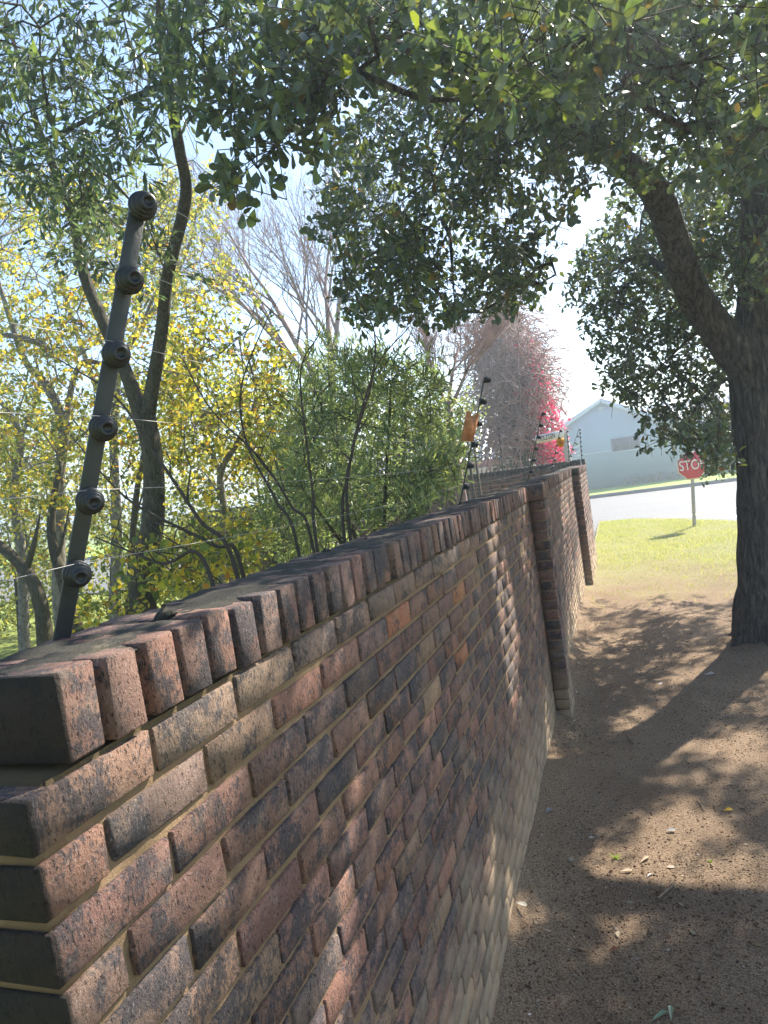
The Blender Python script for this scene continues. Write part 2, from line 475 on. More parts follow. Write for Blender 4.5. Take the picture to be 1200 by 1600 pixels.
M_GRASS = leaf_mat('grass blade', .15, .5, (1.4, 1.4, .6), .6)
M_LITTER = leaf_mat('dry litter', .15, .15, (1, 1, 1), .8)
M_STEEL = simple_mat('dull galvanised bar', (.05, .052, .05), .6, .35, .1, var=.2, scale=25, bump=.15, bscale=120)
M_BLACK = simple_mat('black plastic', (.022, .022, .024), .45, .45, 0, var=.2, scale=40)
M_WIRE = simple_mat('bright fence wire', (.30, .29, .27), .5, .4, .4, var=.1)
M_RUST = simple_mat('faded rusty plate', (.46, .20, .09), .8, .2, 0, var=.35, scale=30, bump=.3)
M_ORANGE = simple_mat('orange warning plastic', (.95, .42, .04), .5, .4, 0, var=.06)
M_WHITE = simple_mat('white sign paint', (.80, .79, .76), .55, .4, 0, var=.05, scale=10)
M_INK = simple_mat('black sign paint', (.02, .02, .022), .6, .3)
M_RED = simple_mat('red sign sheeting', (.62, .035, .05), .45, .5, 0, var=.08)
M_POST = simple_mat('weathered grey post', (.42, .40, .36), .8, .2, 0, var=.18, scale=9, bump=.3)
M_CONC = simple_mat('pale concrete', (.47, .45, .42), .85, .2, 0, var=.12, scale=5)
M_KERB = simple_mat('dark kerb concrete', (.16, .15, .14), .9, .2, 0, var=.2, scale=3)
M_PAINT = simple_mat('blue grey house paint', (.27, .345, .39), .85, .2, 0, var=.05, scale=.6, bump=.2, bscale=30)
M_PAINT2 = simple_mat('pale house trim', (.50, .55, .58), .8, .2, 0, var=.05)
M_TILE = simple_mat('grey roof tile', (.26, .29, .33), .4, .6, 0, var=.2, scale=2)
M_GLASS = simple_mat('dark window pane', (.025, .032, .035), .3, .3, 0, var=.25, scale=2)
M_FRAME = simple_mat('dark window frame', (.08, .085, .09), .5, .4)
M_FASCIA = simple_mat('red fascia board', (.45, .17, .14), .6, .3)
M_LINE = simple_mat('road line paint', (.78, .77, .74), .7, .3, 0, var=.1, scale=6)
M_STICK = simple_mat('dead stick', (.25, .18, .12), .9, .15, 0, var=.3, scale=40, bump=.4)

# ================================================================== THE SETTING
def grid_mesh(name, xs, ys, zf, mat):
    X, Y = np.meshgrid(xs, ys); Z = zf(X, Y)
    V = np.stack([X, Y, Z], -1).reshape(-1, 3); nx = len(xs); ny = len(ys)
    i = (np.arange(ny - 1)[:, None] * nx + np.arange(nx - 1)[None]).ravel()
    loops = np.stack([i, i + 1, i + nx + 1, i + nx], -1).ravel(); n = len(i)
    return link(name, np_mesh(name, V, loops, np.arange(n) * 4, np.full(n, 4), None, True), None, mat)
def vnoise(X, Y, s, seed=0):
    """cheap smooth value noise on arrays"""
    r = np.random.default_rng(seed); T = r.random((256, 256))
    x = X * s + 100; y = Y * s + 100
    xi = np.floor(x).astype(int); yi = np.floor(y).astype(int); fx = x - xi; fy = y - yi
    fx = fx * fx * (3 - 2 * fx); fy = fy * fy * (3 - 2 * fy)
    g = lambda a, b: T[a % 256, b % 256]
    return (g(xi, yi) * (1 - fx) * (1 - fy) + g(xi + 1, yi) * fx * (1 - fy) + g(xi, yi + 1) * (1 - fx) * fy + g(xi + 1, yi + 1) * fx * fy) - .5
M_FIELD = simple_mat('garden lawn', (.21, .24, .06), .95, .1, 0, var=.35, scale=1.5, bump=.5, bscale=20)
g0 = grid_mesh('ground', np.array([-300., -60, 0, 60, 300]), np.array([-200., -20, 30, 80, 300]), lambda X, Y: X * 0 - .10, M_FIELD)
tag(g0, 'lawn and soil reaching out behind the wall', kind='structure')
def ground_z(X, Y):
    z = vnoise(X, Y, 1.1, 1) * .05 + vnoise(X, Y, 4, 2) * .018 + vnoise(X, Y, 13, 3) * .008 + vnoise(X, Y, 34, 4) * .006
    z = z + .10 * np.exp(-np.maximum(X, 0) / .16) * (1 + vnoise(X, Y, 2.5, 5) * .9)          # soil banked against the wall
    z = z * np.clip((23.2 - Y) / 8, .25, 1)
    d = np.hypot(X - 1.86, Y - 7.55); z = z + .10 * np.exp(-(d / .42) ** 2)
    return z
xs = np.concatenate([np.linspace(-.03, 3.2, 130), np.linspace(3.25, 14, 60)])
ys = np.concatenate([np.linspace(-1.5, 1.2, 30), np.arange(1.23, 9, .032), np.arange(9.05, 23.4, .10)])
pth = grid_mesh('path', xs, ys, ground_z, M_GROUND)
# the lawn edge is rounded where the side road meets the street
me = pth.data; co = np.empty(len(me.vertices) * 3); me.vertices.foreach_get('co', co); co = co.reshape(-1, 3)
edge = 22.75 - np.clip((co[:, 0] - .2), 0, 20) ** 1.58 * .70
over = co[:, 1] > edge - .25
co[over, 2] -= np.clip((co[over, 1] - edge[over] + .25) * .35, 0, .3)
me.vertices.foreach_set('co', co.ravel().astype(np.float32)); me.update()
tag(pth, 'dry sandy footpath turning into short lawn', kind='structure')
road = grid_mesh('road', np.linspace(-80, 80, 9), np.array([18., 22, 30, 35.6]), lambda X, Y: X * 0 - .06, M_ASPH)
tag(road, 'sunlit grey asphalt road crossing behind the stop sign', kind='structure')
mb = MB(); mb.box((0, 35.75, .0), (160, .3, .2), ch=.03); kb = mb.build('kerb', M_KERB); tag(kb, 'dark concrete kerb on the far side of the road', kind='structure')
fv = grid_mesh('far_verge', np.linspace(-80, 80, 60), np.linspace(35.9, 60, 20), lambda X, Y: .06 + vnoise(X, Y, .6, 8) * .05, simple_mat('bright far lawn', (.24, .33, .06), .9, .1, 0, var=.25, scale=2))
tag(fv, 'bright green grass strip before the pale blue house', kind='structure')
def road_line(pts, w):
    mb = MB(); P = [Vector(p) for p in pts]
    d = (P[1] - P[0]).normalized(); s = Vector((-d.y, d.x, 0)) * w / 2
    mb.add([P[0] - s, P[1] - s, P[1] + s, P[0] + s], [(0, 1, 2, 3)])
    o = mb.build('road_marking', M_LINE); tag(o, kind='structure'); return o
for (ax_, ay_, bx_, by_, w_) in ((1052, 809, 1230, 782, .34), (1132, 810, 1260, 786, .42)): road_line([gnd(ax_, ay_, -.055), gnd(bx_, by_, -.055)], w_)

# ================================================================== THE BRICK WALL
WT = 1.868            # top of the coping
CH = 0.113            # coping height
PITCH = 0.0768; BH = 0.0645; BL = 0.222; BW = 0.106; SP = 0.233
NC = 23
Y_END = 14.15
PIERS = [(5.50, 5.86), (11.35, 14.15)]; PROUD = .115
BRICK_TINTS = [((.225, .125, .105), 5), ((.20, .118, .105), 5), ((.18, .125, .115), 4), ((.145, .115, .112), 3),
               ((.44, .185, .09), .45), ((.28, .145, .11), 1.6), ((.27, .185, .14), 2.5), ((.085, .078, .082), .9)]
tw = np.array([w for _, w in BRICK_TINTS]); tw = tw / tw.sum()
def brick_tint():
    t = np.array(BRICK_TINTS[rng.choice(len(tw), p=tw)][0]) * rng.uniform(.82, 1.2) * rng.uniform(.95, 1.05, 3)
    t = .76 * t + .24 * np.array([.24, .128, .098]) * rng.uniform(.8, 1.2)
    t = t * np.array([.96, .93, .83])
    return np.clip(t, .02, .6)
rb = random.Random(3)
def brick_variants(size, n, ch=.0022):
    return [chamfer_box([q / 2 for q in size], ch, .0012, rb) for _ in range(n)]
STRETCH = brick_variants((BW, BL, BH), 8); HALF = brick_variants((BW, BW, BH), 4)
HEADER = brick_variants((BL, BW, BH), 4); COPE = brick_variants((BL, .064, CH - .004), 8, .0022)
_shared = {}
def shared_mesh(nm, i, var):
    k = (nm, i)
    if k not in _shared:
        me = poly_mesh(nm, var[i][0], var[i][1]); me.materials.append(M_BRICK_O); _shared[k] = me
    return _shared[k]

wall = thing('brick_wall', (0, .65, 0), 'long red-brown clinker brick boundary wall with soldier coping beside the path', 'wall')
def under(o, parent):
    o.parent = parent; o.matrix_parent_inverse = Matrix.Translation(-Vector(parent.location)); return o

jobs = []      # (variant set name, idx, variants, matrix, tint, centre)
def face_x(y):
    for a, b in PIERS:
        if a <= y <= b: return PROUD
    return 0.0
def put(nm, var, c, tint, rz=0.0):
    i = int(rng.integers(len(var)))
    M = Matrix.Translation(c) @ Matrix.Rotation(rz + rng.normal(0, .002), 4, 'Z') @ Matrix.Rotation(rng.normal(0, .005), 4, 'X') @ Matrix.Rotation(rng.normal(0, .005), 4, 'Y')
    jobs.append((nm, i, var, M, tint, np.array(c)))
for j in range(NC):
    z = WT - CH - .010 - BH / 2 - j * PITCH
    y = .605 + min(.0035 * j, .03) + rng.uniform(-.002, .002)
    top_course = (j == 0)
    def tnt():
        t = brick_tint()
        if top_course: t = t * .6 + np.array([.34, .25, .175]) * .35
        return t
    first = True
    if j % 2:
        put('header_brick', HEADER, (-BL / 2 + rng.normal(0, .0015), y + BW / 2, z), tnt()); y += BW + .011
    while y + BL < Y_END + .01:
        inpier = [p for p in PIERS if p[0] - .02 <= y + BL / 2 <= p[1] + .02]
        jx = rng.normal(0, .0010)
        put('brick', STRETCH, (-BW / 2 + jx, y + BL / 2, z + rng.normal(0, .0012)), tnt())
        if first: put('brick', STRETCH, (-BW * 1.5 - .012 + jx, y + BL / 2, z), tnt())
        first = False
        y += SP + rng.normal(0, .0018)
    for (a, b) in PIERS:
        yy = a
        if b - a < 1:
            seq = [('brick', STRETCH, BL), ('half_brick', HALF, BW)] if j % 2 == 0 else [('half_brick', HALF, BW), ('brick', STRETCH, BL)]
            for nm, var, ln in seq:
                put(nm, var, (PROUD - BW / 2 + rng.normal(0, .002), yy + ln / 2, z), tnt()); yy += ln + .011
        else:
            if j % 2: put('half_brick', HALF, (PROUD - BW / 2, yy + BW / 2, z), tnt()); yy += BW + .011
            while yy < b - .06:
                ln = min(BL, b - yy)
                if ln < .2: put('half_brick', HALF, (PROUD - BW / 2, b - BW / 2, z), tnt())
                else: put('brick', STRETCH, (PROUD - BW / 2 + rng.normal(0, .002), yy + BL / 2, z), tnt())
                yy += SP
# rank by size in the picture: the 300 largest are bricks of their own, the rest one part
C = np.array([q[5] for q in jobs]); px, py, dep = project(C)
vis = (px > -60) & (px < 1260) & (py > -60) & (py < 1660) & (dep > .1)
foresh = (CAM[0] - C[:, 0]) / np.linalg.norm(C - CAM, axis=1)
size = np.where(vis, foresh / np.maximum(dep, .1) ** 2, -1)
own = set(np.argsort(-size)[:296].tolist())
mb = MB()
for k, (nm, i, var, M, t, c) in enumerate(jobs):
    if k in own:
        o = link(nm, shared_mesh(nm, i, var)); o.color = (*t, 1)
        o.matrix_world = M; o.parent = wall; o.matrix_parent_inverse = Matrix.Translation(-Vector(wall.location))
    else:
        V, Fc = var[i]; mb.add([M @ Vector(p) for p in V], Fc, t)
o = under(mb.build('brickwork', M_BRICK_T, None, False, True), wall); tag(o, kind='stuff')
# coping: soldier bricks on edge
y = .668; k = 0
cope_tints = []
mbc = MB()
while y < Y_END - .03:
    fx = face_x(y + .036)
    t = brick_tint(); t = t * .75 + np.array([.27, .15, .12]) * .25
    i = int(rng.integers(8))
    M = Matrix.Translation((-BL / 2 + .006 + fx + rng.normal(0, .003), y + .0365, WT - CH / 2 + rng.normal(0, .0025))) @ \
        Matrix.Rotation(rng.normal(0, .018), 4, 'Z') @ Matrix.Rotation(rng.normal(0, .02), 4, 'X')
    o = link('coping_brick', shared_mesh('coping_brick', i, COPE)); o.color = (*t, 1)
    o.matrix_world = M; o.parent = wall; o.matrix_parent_inverse = Matrix.Translation(-Vector(wall.location))
    y += .0845 + rng.normal(0, .0025); k += 1
# mortar core, recessed behind the brick faces, with an uneven struck face
def mortar_face(xf, y0, y1, z0, z1, step):
    ny = max(2, int((y1 - y0) / step)); nz = max(2, int((z1 - z0) / step))
    Y, Z = np.meshgrid(np.linspace(y0, y1, ny), np.linspace(z0, z1, nz))
    X = xf + vnoise(Y, Z, 18, 21) * .003 + vnoise(Y, Z, 60, 22) * .004
    V = np.stack([X, Y, Z], -1).reshape(-1, 3)
    i = (np.arange(nz - 1)[:, None] * ny + np.arange(ny - 1)[None]).ravel()
    return V, np.stack([i, i + 1, i + ny + 1, i + ny], -1)
Vs = []; Fs = []; base = 0
for (xf, y0, y1, z0, z1, st) in ((-.0080, .644, 2.6, .0, WT - CH - .003, .014), (-.0045, 2.6, 6, 0, WT - CH - .003, .03), (-.0045, 6, Y_END - .01, 0, WT - CH - .003, .08)):
    V, Fc = mortar_face(xf, y0, y1, z0, z1, st); Vs.append(V); Fs.append(Fc + base); base += len(V)
V = np.concatenate(Vs); Fc = np.concatenate(Fs); n = len(Fc)
under(link('mortar', np_mesh('mortar', V, Fc.ravel(), np.arange(n) * 4, np.full(n, 4), None, True), None, M_MORTAR), wall)
mb = MB()
mb.box((-.1145, (.65 + .12 + Y_END) / 2, .87), (.200, Y_END - .78, 1.76))
mb.box((-.1145, .705, .87), (.201, .12, 1.76))
for a, b in PIERS: mb.box((PROUD / 2 - .0095, (a + b) / 2, .87), (PROUD + .001, b - a - .02, 1.76))
for j in range(NC):
    y0_ = .605 + min(.0035 * j, .03) + .008; zb = WT - CH - .010 - BH - j * PITCH - (PITCH - BH) / 2
    mb.box((-.110, (y0_ + .66) / 2, zb), (.2045, .66 - y0_, PITCH - BH + .004))
under(mb.build('mortar_core', M_MORTAR), wall)
mb = MB()
mb.box((-.117, (.68 + Y_END) / 2, WT - CH / 2 - .008), (.194, Y_END - .70, CH - .012))
for a, b in PIERS: mb.box((PROUD - .117, (a + b) / 2, WT - CH / 2 - .008), (.194, b - a - .03, CH - .014))
under(mb.build('coping_mortar', M_MORTAR), wall)
# thin broken cement crust on top of the coping
def crust(X, Y):
    e = np.clip((X + .225) / .04, 0, 1) * np.clip((-.004 - X) / .05, 0, 1)
    n = vnoise(X, Y, 11, 31) + .6 * vnoise(X, Y, 30, 32) + .35 * vnoise(X, Y, 80, 33)
    return WT - .012 + .011 * e + n * .013 * (.3 + .7 * e)
o = grid_mesh('cement_crust', np.linspace(-.228, -.004, 24), np.concatenate([np.arange(.69, 4, .012), np.arange(4, Y_END, .05)]), crust, M_CRUST)
under(o, wall)
# lumps of mortar and a dead leaf clump on the crust
for (x, yv, s) in ((-.085, 1.02, .022), (-.16, 1.9, .014), (-.12, 2.15, .012)):
    mb = MB(); prof = [(-.2, .3), (0, 1.0), (.35, .8), (.7, .35), (.8, .1)]
    mb.lathe([(a * s, r * s) for a, r in prof], Matrix.Translation((x, yv, WT)) @ Matrix.Rotation(-math.pi / 2, 4, 'Y'), 9)
    mb.V = [tuple(Vector(p) + Vector([random.uniform(-.25, .25) * s for _ in range(3)])) for p in mb.V]
    under(mb.build('mortar_lump', M_CRUST), wall)

# ---- the wall that runs off to the left behind the garden
back = thing('brick_wall', (-3, 14.3, 0), 'low brick garden wall running left behind the leafy bush', 'wall')
mbk = MB(); BT = 1.98; yb = 14.16
XL = -9.0
for j in range(24):
    z = BT - .16 - j * PITCH; x = XL + (j % 2) * .116
    if z < .05: break
    while x + BL < .10:
        V, Fc = STRETCH[int(rng.integers(8))]
        M = Matrix.Translation((x + BL / 2, yb + BW / 2 + rng.normal(0, .002), z)) @ Matrix.Rotation(math.pi / 2, 4, 'Z')
        t = brick_tint() * .6 + np.array([.30, .16, .125]) * .4
        mbk.add([M @ Vector(p) for p in V], Fc, t); x += SP
o = under(mbk.build('brickwork', M_BRICK_T, None, False, True), back); tag(o, kind='stuff')
mbk = MB(); x = XL
while x < .06:
    V, Fc = COPE[int(rng.integers(8))]
    M = Matrix.Translation((x + .036, yb + .10, BT - CH / 2)) @ Matrix.Rotation(math.pi / 2 + rng.normal(0, .02), 4, 'Z')
    mbk.add([M @ Vector(p) for p in V], Fc, brick_tint() * .6 + np.array([.30, .16, .125]) * .4); x += .0845
o = under(mbk.build('coping', M_BRICK_T, None, False, True), back); tag(o, kind='stuff')
mbk = MB(); mbk.box((XL / 2, yb + .12, .93), (-XL, .2, 1.86)); mbk.box((XL / 2, yb + .105, BT - CH / 2 - .008), (-XL, .19, CH - .01))
under(mbk.build('mortar_core', M_MORTAR), back)

# ================================================================== ELECTRIC FENCE
def insulator_profile(s=1.0):
    return [(x * s, r * s) for x, r in ((0, .0215), (.002, .0235), (.007, .0235), (.0085, .022), (.0087, .0125), (.0135, .0125), (.0137, .0205), (.019, .0210), (.0195, .020), (.0197, .0115),
                                        (.0245, .0115), (.0247, .0170), (.030, .0175), (.0305, .0165), (.0307, .0095), (.035, .0095), (.0352, .0130), (.040, .0130), (.0405, .0075), (.036, .0070), (.036, .0005))]
WIRE_PTS = []
def fence_post(base, top, nrm, label, first=.16, last=.985, n=6, width=.010, thick=.007, isc=.85):
    b = Vector(base); t = Vector(top); ax = (t - b).normalized(); L = (t - b).length
    nv = Vector(nrm).normalized(); nv = (nv - ax * nv.dot(ax)).normalized(); sv = ax.cross(nv)
    root = thing('electric_fence_post', b, label, 'fence post', 'electric fence posts on the brick wall')
    Mx = Matrix((nv, sv, ax)).transposed()
    mb = MB(); mb.box((b + t) / 2 - ax * .02, (thick, width, L + .04), Mx, ch=.0015)
    under(mb.build('bar', M_STEEL), root)
    pts = []
    for i in range(n):
        c = b + ax * L * (first + (last - first) * i / (n - 1))
        M = Matrix.Translation(c + nv * thick * .5 + sv * .004) @ Matrix((nv, sv, ax)).transposed().to_4x4()
        mb = MB(); mb.lathe(insulator_profile(isc * .93), M, 22)
        under(mb.build('insulator', M_BLACK, None, False), root)
        pts.append(c + nv * (thick * .5 + .012) + ax * .0175)
    WIRE_PTS.append(pts); return root
p1b = gnd(95, 1004, WT - .006); p1t = at_plane(218, 312, 0, .01)
fence_post(p1b, p1t, (.80, -.60, 0), 'nearest flat steel electric fence post with six black ribbed insulators', width=.025, thick=.009, isc=1.0)
def post_on_wall(pbx, pby, ptx, pty, x_top, label, Yb, nrm=(1, -.12, 0), zb=WT - .006):
    b = np.array([-.16, Yb, zb])
    t = atY(ptx, pty, Yb); return fence_post(b, t, nrm, label)
post_on_wall(713, 783, 757, 590, 0, 'second electric fence post holding the rusty brown plate', 3.78)
post_on_wall(828, 735, 847, 645, 0, 'third electric fence post in front of the pink flowers', 6.95)
post_on_wall(866, 720, 875, 672, 0, 'thin electric fence post carrying the orange warning sign', 9.6)
post_on_wall(897, 716, 905, 670, 0, 'electric fence post on the wall before the corner, against the blue house', 12.6)
# wires: one strand per insulator level, running past the camera on the near side
strand_names = ['lowest', 'second lowest', 'third lowest', 'third highest', 'second highest', 'highest']
for i in range(6):
    P = [Vector(w[i]) for w in WIRE_PTS]
    if i < 4: P = [P[0] + (P[0] - P[1]).normalized() * 1.6] + P
    pts = []
    for a, b in zip(P[:-1], P[1:]):
        n = 8
        for k in range(n):
            t = k / n; pts.append(a.lerp(b, t) - Vector((0, 0, .02 * (b - a).length / 3 * 4 * t * (1 - t))))
    pts.append(P[-1])
    mb = MB(); mb.tube(pts, .0006, 5)
    tag(mb.build('fence_wire', M_WIRE, None, True), '%s thin wire strand of the electric fence above the brick wall' % strand_names[i], 'wire', 'electric fence wires')
# corner posts along the back wall
corner_pts = []
for (pbx, ptx, pty, X, lab) in ((904, 906, 676, -.10, 'corner electric fence post at the far end of the brick wall'),
                                (882, 886, 674, -.62, 'electric fence post on the back wall beside the corner'),
                                (775, 779, 668, -2.5, 'electric fence post on the back wall in front of the dry creeper')):
    t = atY(ptx, pty, 14.26); b = np.array([t[0] - .03, 14.26, BT - .01]); n0 = len(WIRE_PTS)
    fence_post(b, t, (.3, -1, 0), lab, width=.012); corner_pts.append(WIRE_PTS[n0])
for i in range(6):
    P = [Vector(w[i]) for w in [WIRE_PTS[4]] + corner_pts] + [Vector(corner_pts[-1][i]) + Vector((-5, 0, 0))]
    mb = MB(); mb.tube(P, .0013, 4)
    tag(mb.build('fence_wire', M_WIRE, None, True), '%s wire strand along the low back wall' % strand_names[i], 'wire', 'electric fence wires on the back wall')
# wire ties that curl on the back wall
mb = MB()
c = atY(797, 724, 14.0)
mb.tube([c + np.array([.07 * math.cos(a), -.02 + .01 * a, .09 * math.sin(a) + .03 * a]) for a in np.linspace(0, 9, 40)], .004, 5)
tag(mb.build('wire_coil', M_WIRE, None, True), 'loose curl of wire hanging above the low back wall', 'wire')
# rusty plate on the second post
w2 = WIRE_PTS[1]
c2 = Vector(atY(734, 668, 3.70))
ax = (Vector(w2[5]) - Vector(w2[0])).normalized()
mb = MB()
outl = [(-.075, -.042), (-.070, .040), (.078, .044), (.078, .020), (.060, .016), (.060, -.006), (.080, -.012), (.080, -.044)]
av = Vector((.80, -.60, 0)); av = (av - ax * av.dot(ax)).normalized(); bv = ax.cross(av)
mb.prism(outl, ax, bv, av, c2, .003)
tag(mb.build('warning_plate', M_RUST), 'faded rusty brown plate hung on the second fence post', 'plate')
# orange warning sign
w4 = WIRE_PTS[3]
c4 = Vector(atY(876, 692, 9.45)); ax4 = Vector((0.02, 0, 1)).normalized()
ws = thing('warning_sign', c4, 'small orange warning sign hung on the fence before the pink flowers', 'sign')
mb = MB(); sc = .115
mb.prism([(-.42 * sc, .5 * sc), (-.45 * sc, 0), (-.25 * sc, -.38 * sc), (0, -.55 * sc), (.25 * sc, -.38 * sc), (.45 * sc, 0), (.42 * sc, .5 * sc)], (.94, .34, 0), (0, 0, 1), (.34, -.94, 0), c4, .003)
under(mb.build('plate', M_ORANGE), ws)
mb = MB()
for dz in (.02, .004, -.012): mb.box(c4 + Vector((.34, -.94, 0)) * .0045 + Vector((0, 0, dz)), (.055, .001, .007), Matrix.Rotation(math.atan2(.34, .94), 3, 'Z'))
under(mb.build('printed_lines', M_RUST), ws)

# ================================================================== SIGNS
def text_mesh(txt, size, extrude=.002):
    cu = bpy.data.curves.new('text', 'FONT'); cu.body = txt; cu.size = size; cu.extrude = extrude
    cu.align_x = 'CENTER'; cu.align_y = 'CENTER'; cu.offset = .004 * size
    o = bpy.data.objects.new('text', cu); COL.objects.link(o)
    dg = bpy.context.evaluated_depsgraph_get(); me = bpy.data.meshes.new_from_object(o.evaluated_get(dg))
    bpy.data.objects.remove(o); return me
# stop sign
sb = Vector(gnd(1085, 822)); sY = sb.y
stop = thing('stop_sign', sb, 'red octagonal stop sign on a grey post standing in the lawn', 'sign')
stc = Vector(atY(1081, 727, sY)); lean = Vector((stc.x + .0 - sb.x, 0, stc.z)).normalized()
top = sb + lean * (stc.z + .22)
Mp = Matrix(((1, 0, lean.x), (0, 1, 0), (0, 0, lean.z)))
mb = MB(); mb.box((sb + top) / 2 - lean * .1, (.075, .075, (top - sb).length + .2), Mp, ch=.006); under(mb.build('post', M_POST), stop)
Rr = .335
def octo(r): return [(r * math.cos(math.pi / 8 + k * math.pi / 4) / math.cos(math.pi / 8), r * math.sin(math.pi / 8 + k * math.pi / 4) / math.cos(math.pi / 8)) for k in range(8)]
sc0 = Vector((stc.x, sY - .048, stc.z))
a0 = Vector((.995, .10, 0)); a2 = Vector((.10, -.995, 0))
mb = MB(); mb.prism(octo(Rr), a0, (0, 0, 1), a2, sc0, .004); under(mb.build('plate', M_WHITE), stop)
mb = MB(); mb.prism(octo(Rr * .92), a0, (0, 0, 1), a2, sc0 + a2 * .0045, .002); under(mb.build('red_field', M_RED), stop)
me = text_mesh('STOP', .30); me.materials.append(M_WHITE)
o = bpy.data.objects.new('lettering', me); COL.objects.link(o)
o.matrix_world = Matrix.Translation(sc0 + a2 * .0095) @ Matrix.Rotation(math.atan2(.10, .995), 4, 'Z') @ Matrix.Rotation(math.pi / 2, 4, 'X') @ Matrix.Diagonal((.82, 1.12, 1, 1))
o.parent = stop; o.matrix_parent_inverse = Matrix.Translation(-sb)
# street name plate at the corner
nY = 15.7
A = Vector(atY(838, 687, nY)); B = Vector(atY(881, 678, nY)); pb = Vector(atY(884, 690, nY + .07))
name = thing('street_name_sign', (pb.x, nY + .07, 0), 'white street name plate with black letters before the pink flowers', 'sign')
mb = MB(); mb.box((pb.x, nY + .08, 1.25), (.13, .10, 2.7), ch=.01); under(mb.build('post', M_CONC), name)
dx = (B - A); wd = dx.length; a0 = dx.normalized(); a1 = Vector((0, -1, 0)).cross(a0) * -1
if a1.z < 0: a1 = -a1
mb = MB(); h = .088
mb.prism([(-.03, 0), (.0, -h), (wd, -h), (wd, h), (0, h)], a0, a1, Vector((0, -1, 0)), A, .01); under(mb.build('plate', M_WHITE), name)
me = text_mesh('HOLZGEN', .155); me.materials.append(M_INK)
o = bpy.data.objects.new('lettering', me); COL.objects.link(o)
Mt = Matrix(((a0.x, a1.x, 0, 0), (a0.y, a1.y, -1, 0), (a0.z, a1.z, 0, 0), (0, 0, 0, 1)))
o.matrix_world = Matrix.Translation(A + a0 * wd * .38 + Vector((0, -.013, 0))) @ Mt @ Matrix.Diagonal((.50, 1, 1, 1))
o.parent = name; o.matrix_parent_inverse = Matrix.Translation(-Vector(name.location))

# ================================================================== HOUSES
HY = 42.6
ap = atY(938, 625, HY)
apx, apz = float(ap[0]), float(ap[2]); half = 5.2; sl = math.tan(R(27.5)); ez = apz - half * sl
house = thing('house', (apx, HY, 0), 'pale blue-grey gabled house across the road behind the stop sign', 'house')
mb = MB()
mb.prism([(-half, 0), (half, 0), (half, ez), (0, apz), (-half, ez)], (1, 0, 0), (0, 0, 1), (0, 1, 0), (apx, HY, 0), 7)
under(mb.build('gable_wall', M_PAINT), house)
mb = MB(); mb.box((apx + 6.5, HY + 3.6, 1.55), (16, 4.6, 3.1)); mb.box((apx - 6.5, HY + 3.6, 1.4), (12, 4.6, 2.8)); under(mb.build('wing_wall', M_PAINT), house)
mb = MB()
for s in (-1, 1):
    d = Vector((s * math.cos(math.atan(sl)), 0, -math.sin(math.atan(sl)))); nn = Vector((s * math.sin(math.atan(sl)), 0, math.cos(math.atan(sl))))
    L = (half + .25) / math.cos(math.atan(sl))
    mb.box(Vector((apx, HY - .02 + 3.5, apz + .05)) + d * L / 2, (L, 7.3, .10), Matrix((d, Vector((0, 1, 0)), nn)).transposed())
under(mb.build('gable_roof', M_TILE), house)
mb = MB()
for s in (-1, 1):
    d = Vector((s * math.cos(math.atan(sl)), 0, -math.sin(math.atan(sl)))); nn = Vector((s * math.sin(math.atan(sl)), 0, math.cos(math.atan(sl)))); L = (half + .25) / math.cos(math.atan(sl))
    mb.box(Vector((apx, HY - .22, apz - .04)) + d * L / 2, (L, .04, .20), Matrix((d, Vector((0, 1, 0)), nn)).transposed())
under(mb.build('barge_board', M_PAINT2), house)
mb = MB(); line = [atY(908, 712, HY - .02), atY(1100, 683, HY - .02)]
mb.box((apx, HY - .02, float(line[0][2]) * .5 + float(line[1][2]) * .5), (half * 2 - .02, .05, .05)); under(mb.build('ledge', M_PAINT2), house)
# window with three panes
wl = atY(957, 695, HY); wr = atY(998, 691, HY); wz = float((wl[2] + wr[2]) / 2); wx = float((wl[0] + wr[0]) / 2); ww = float(wr[0] - wl[0])
win = under((lambda m: (m.box((wx, HY - .03, wz), (ww + .1, .06, .72)), m.build('window', M_FRAME))[1])(MB()), house)
for k in range(3):
    mb = MB(); mb.box((wx + (k - 1) * ww / 3, HY - .064, wz), (ww / 3 - .07, .012, .6))
    o = mb.build('pane', M_GLASS); o.parent = win
mb = MB(); mb.box((wx, HY - .06, wz - .40), (ww + .2, .14, .06)); o = mb.build('sill', M_PAINT2); o.parent = win
mb = MB(); v = atY(939, 641, HY)
for k in range(4): mb.box((float(v[0]), HY - .015, float(v[2]) + .05 * k), (.24, .03, .025))
under(mb.build('vent', M_PAINT2), house)
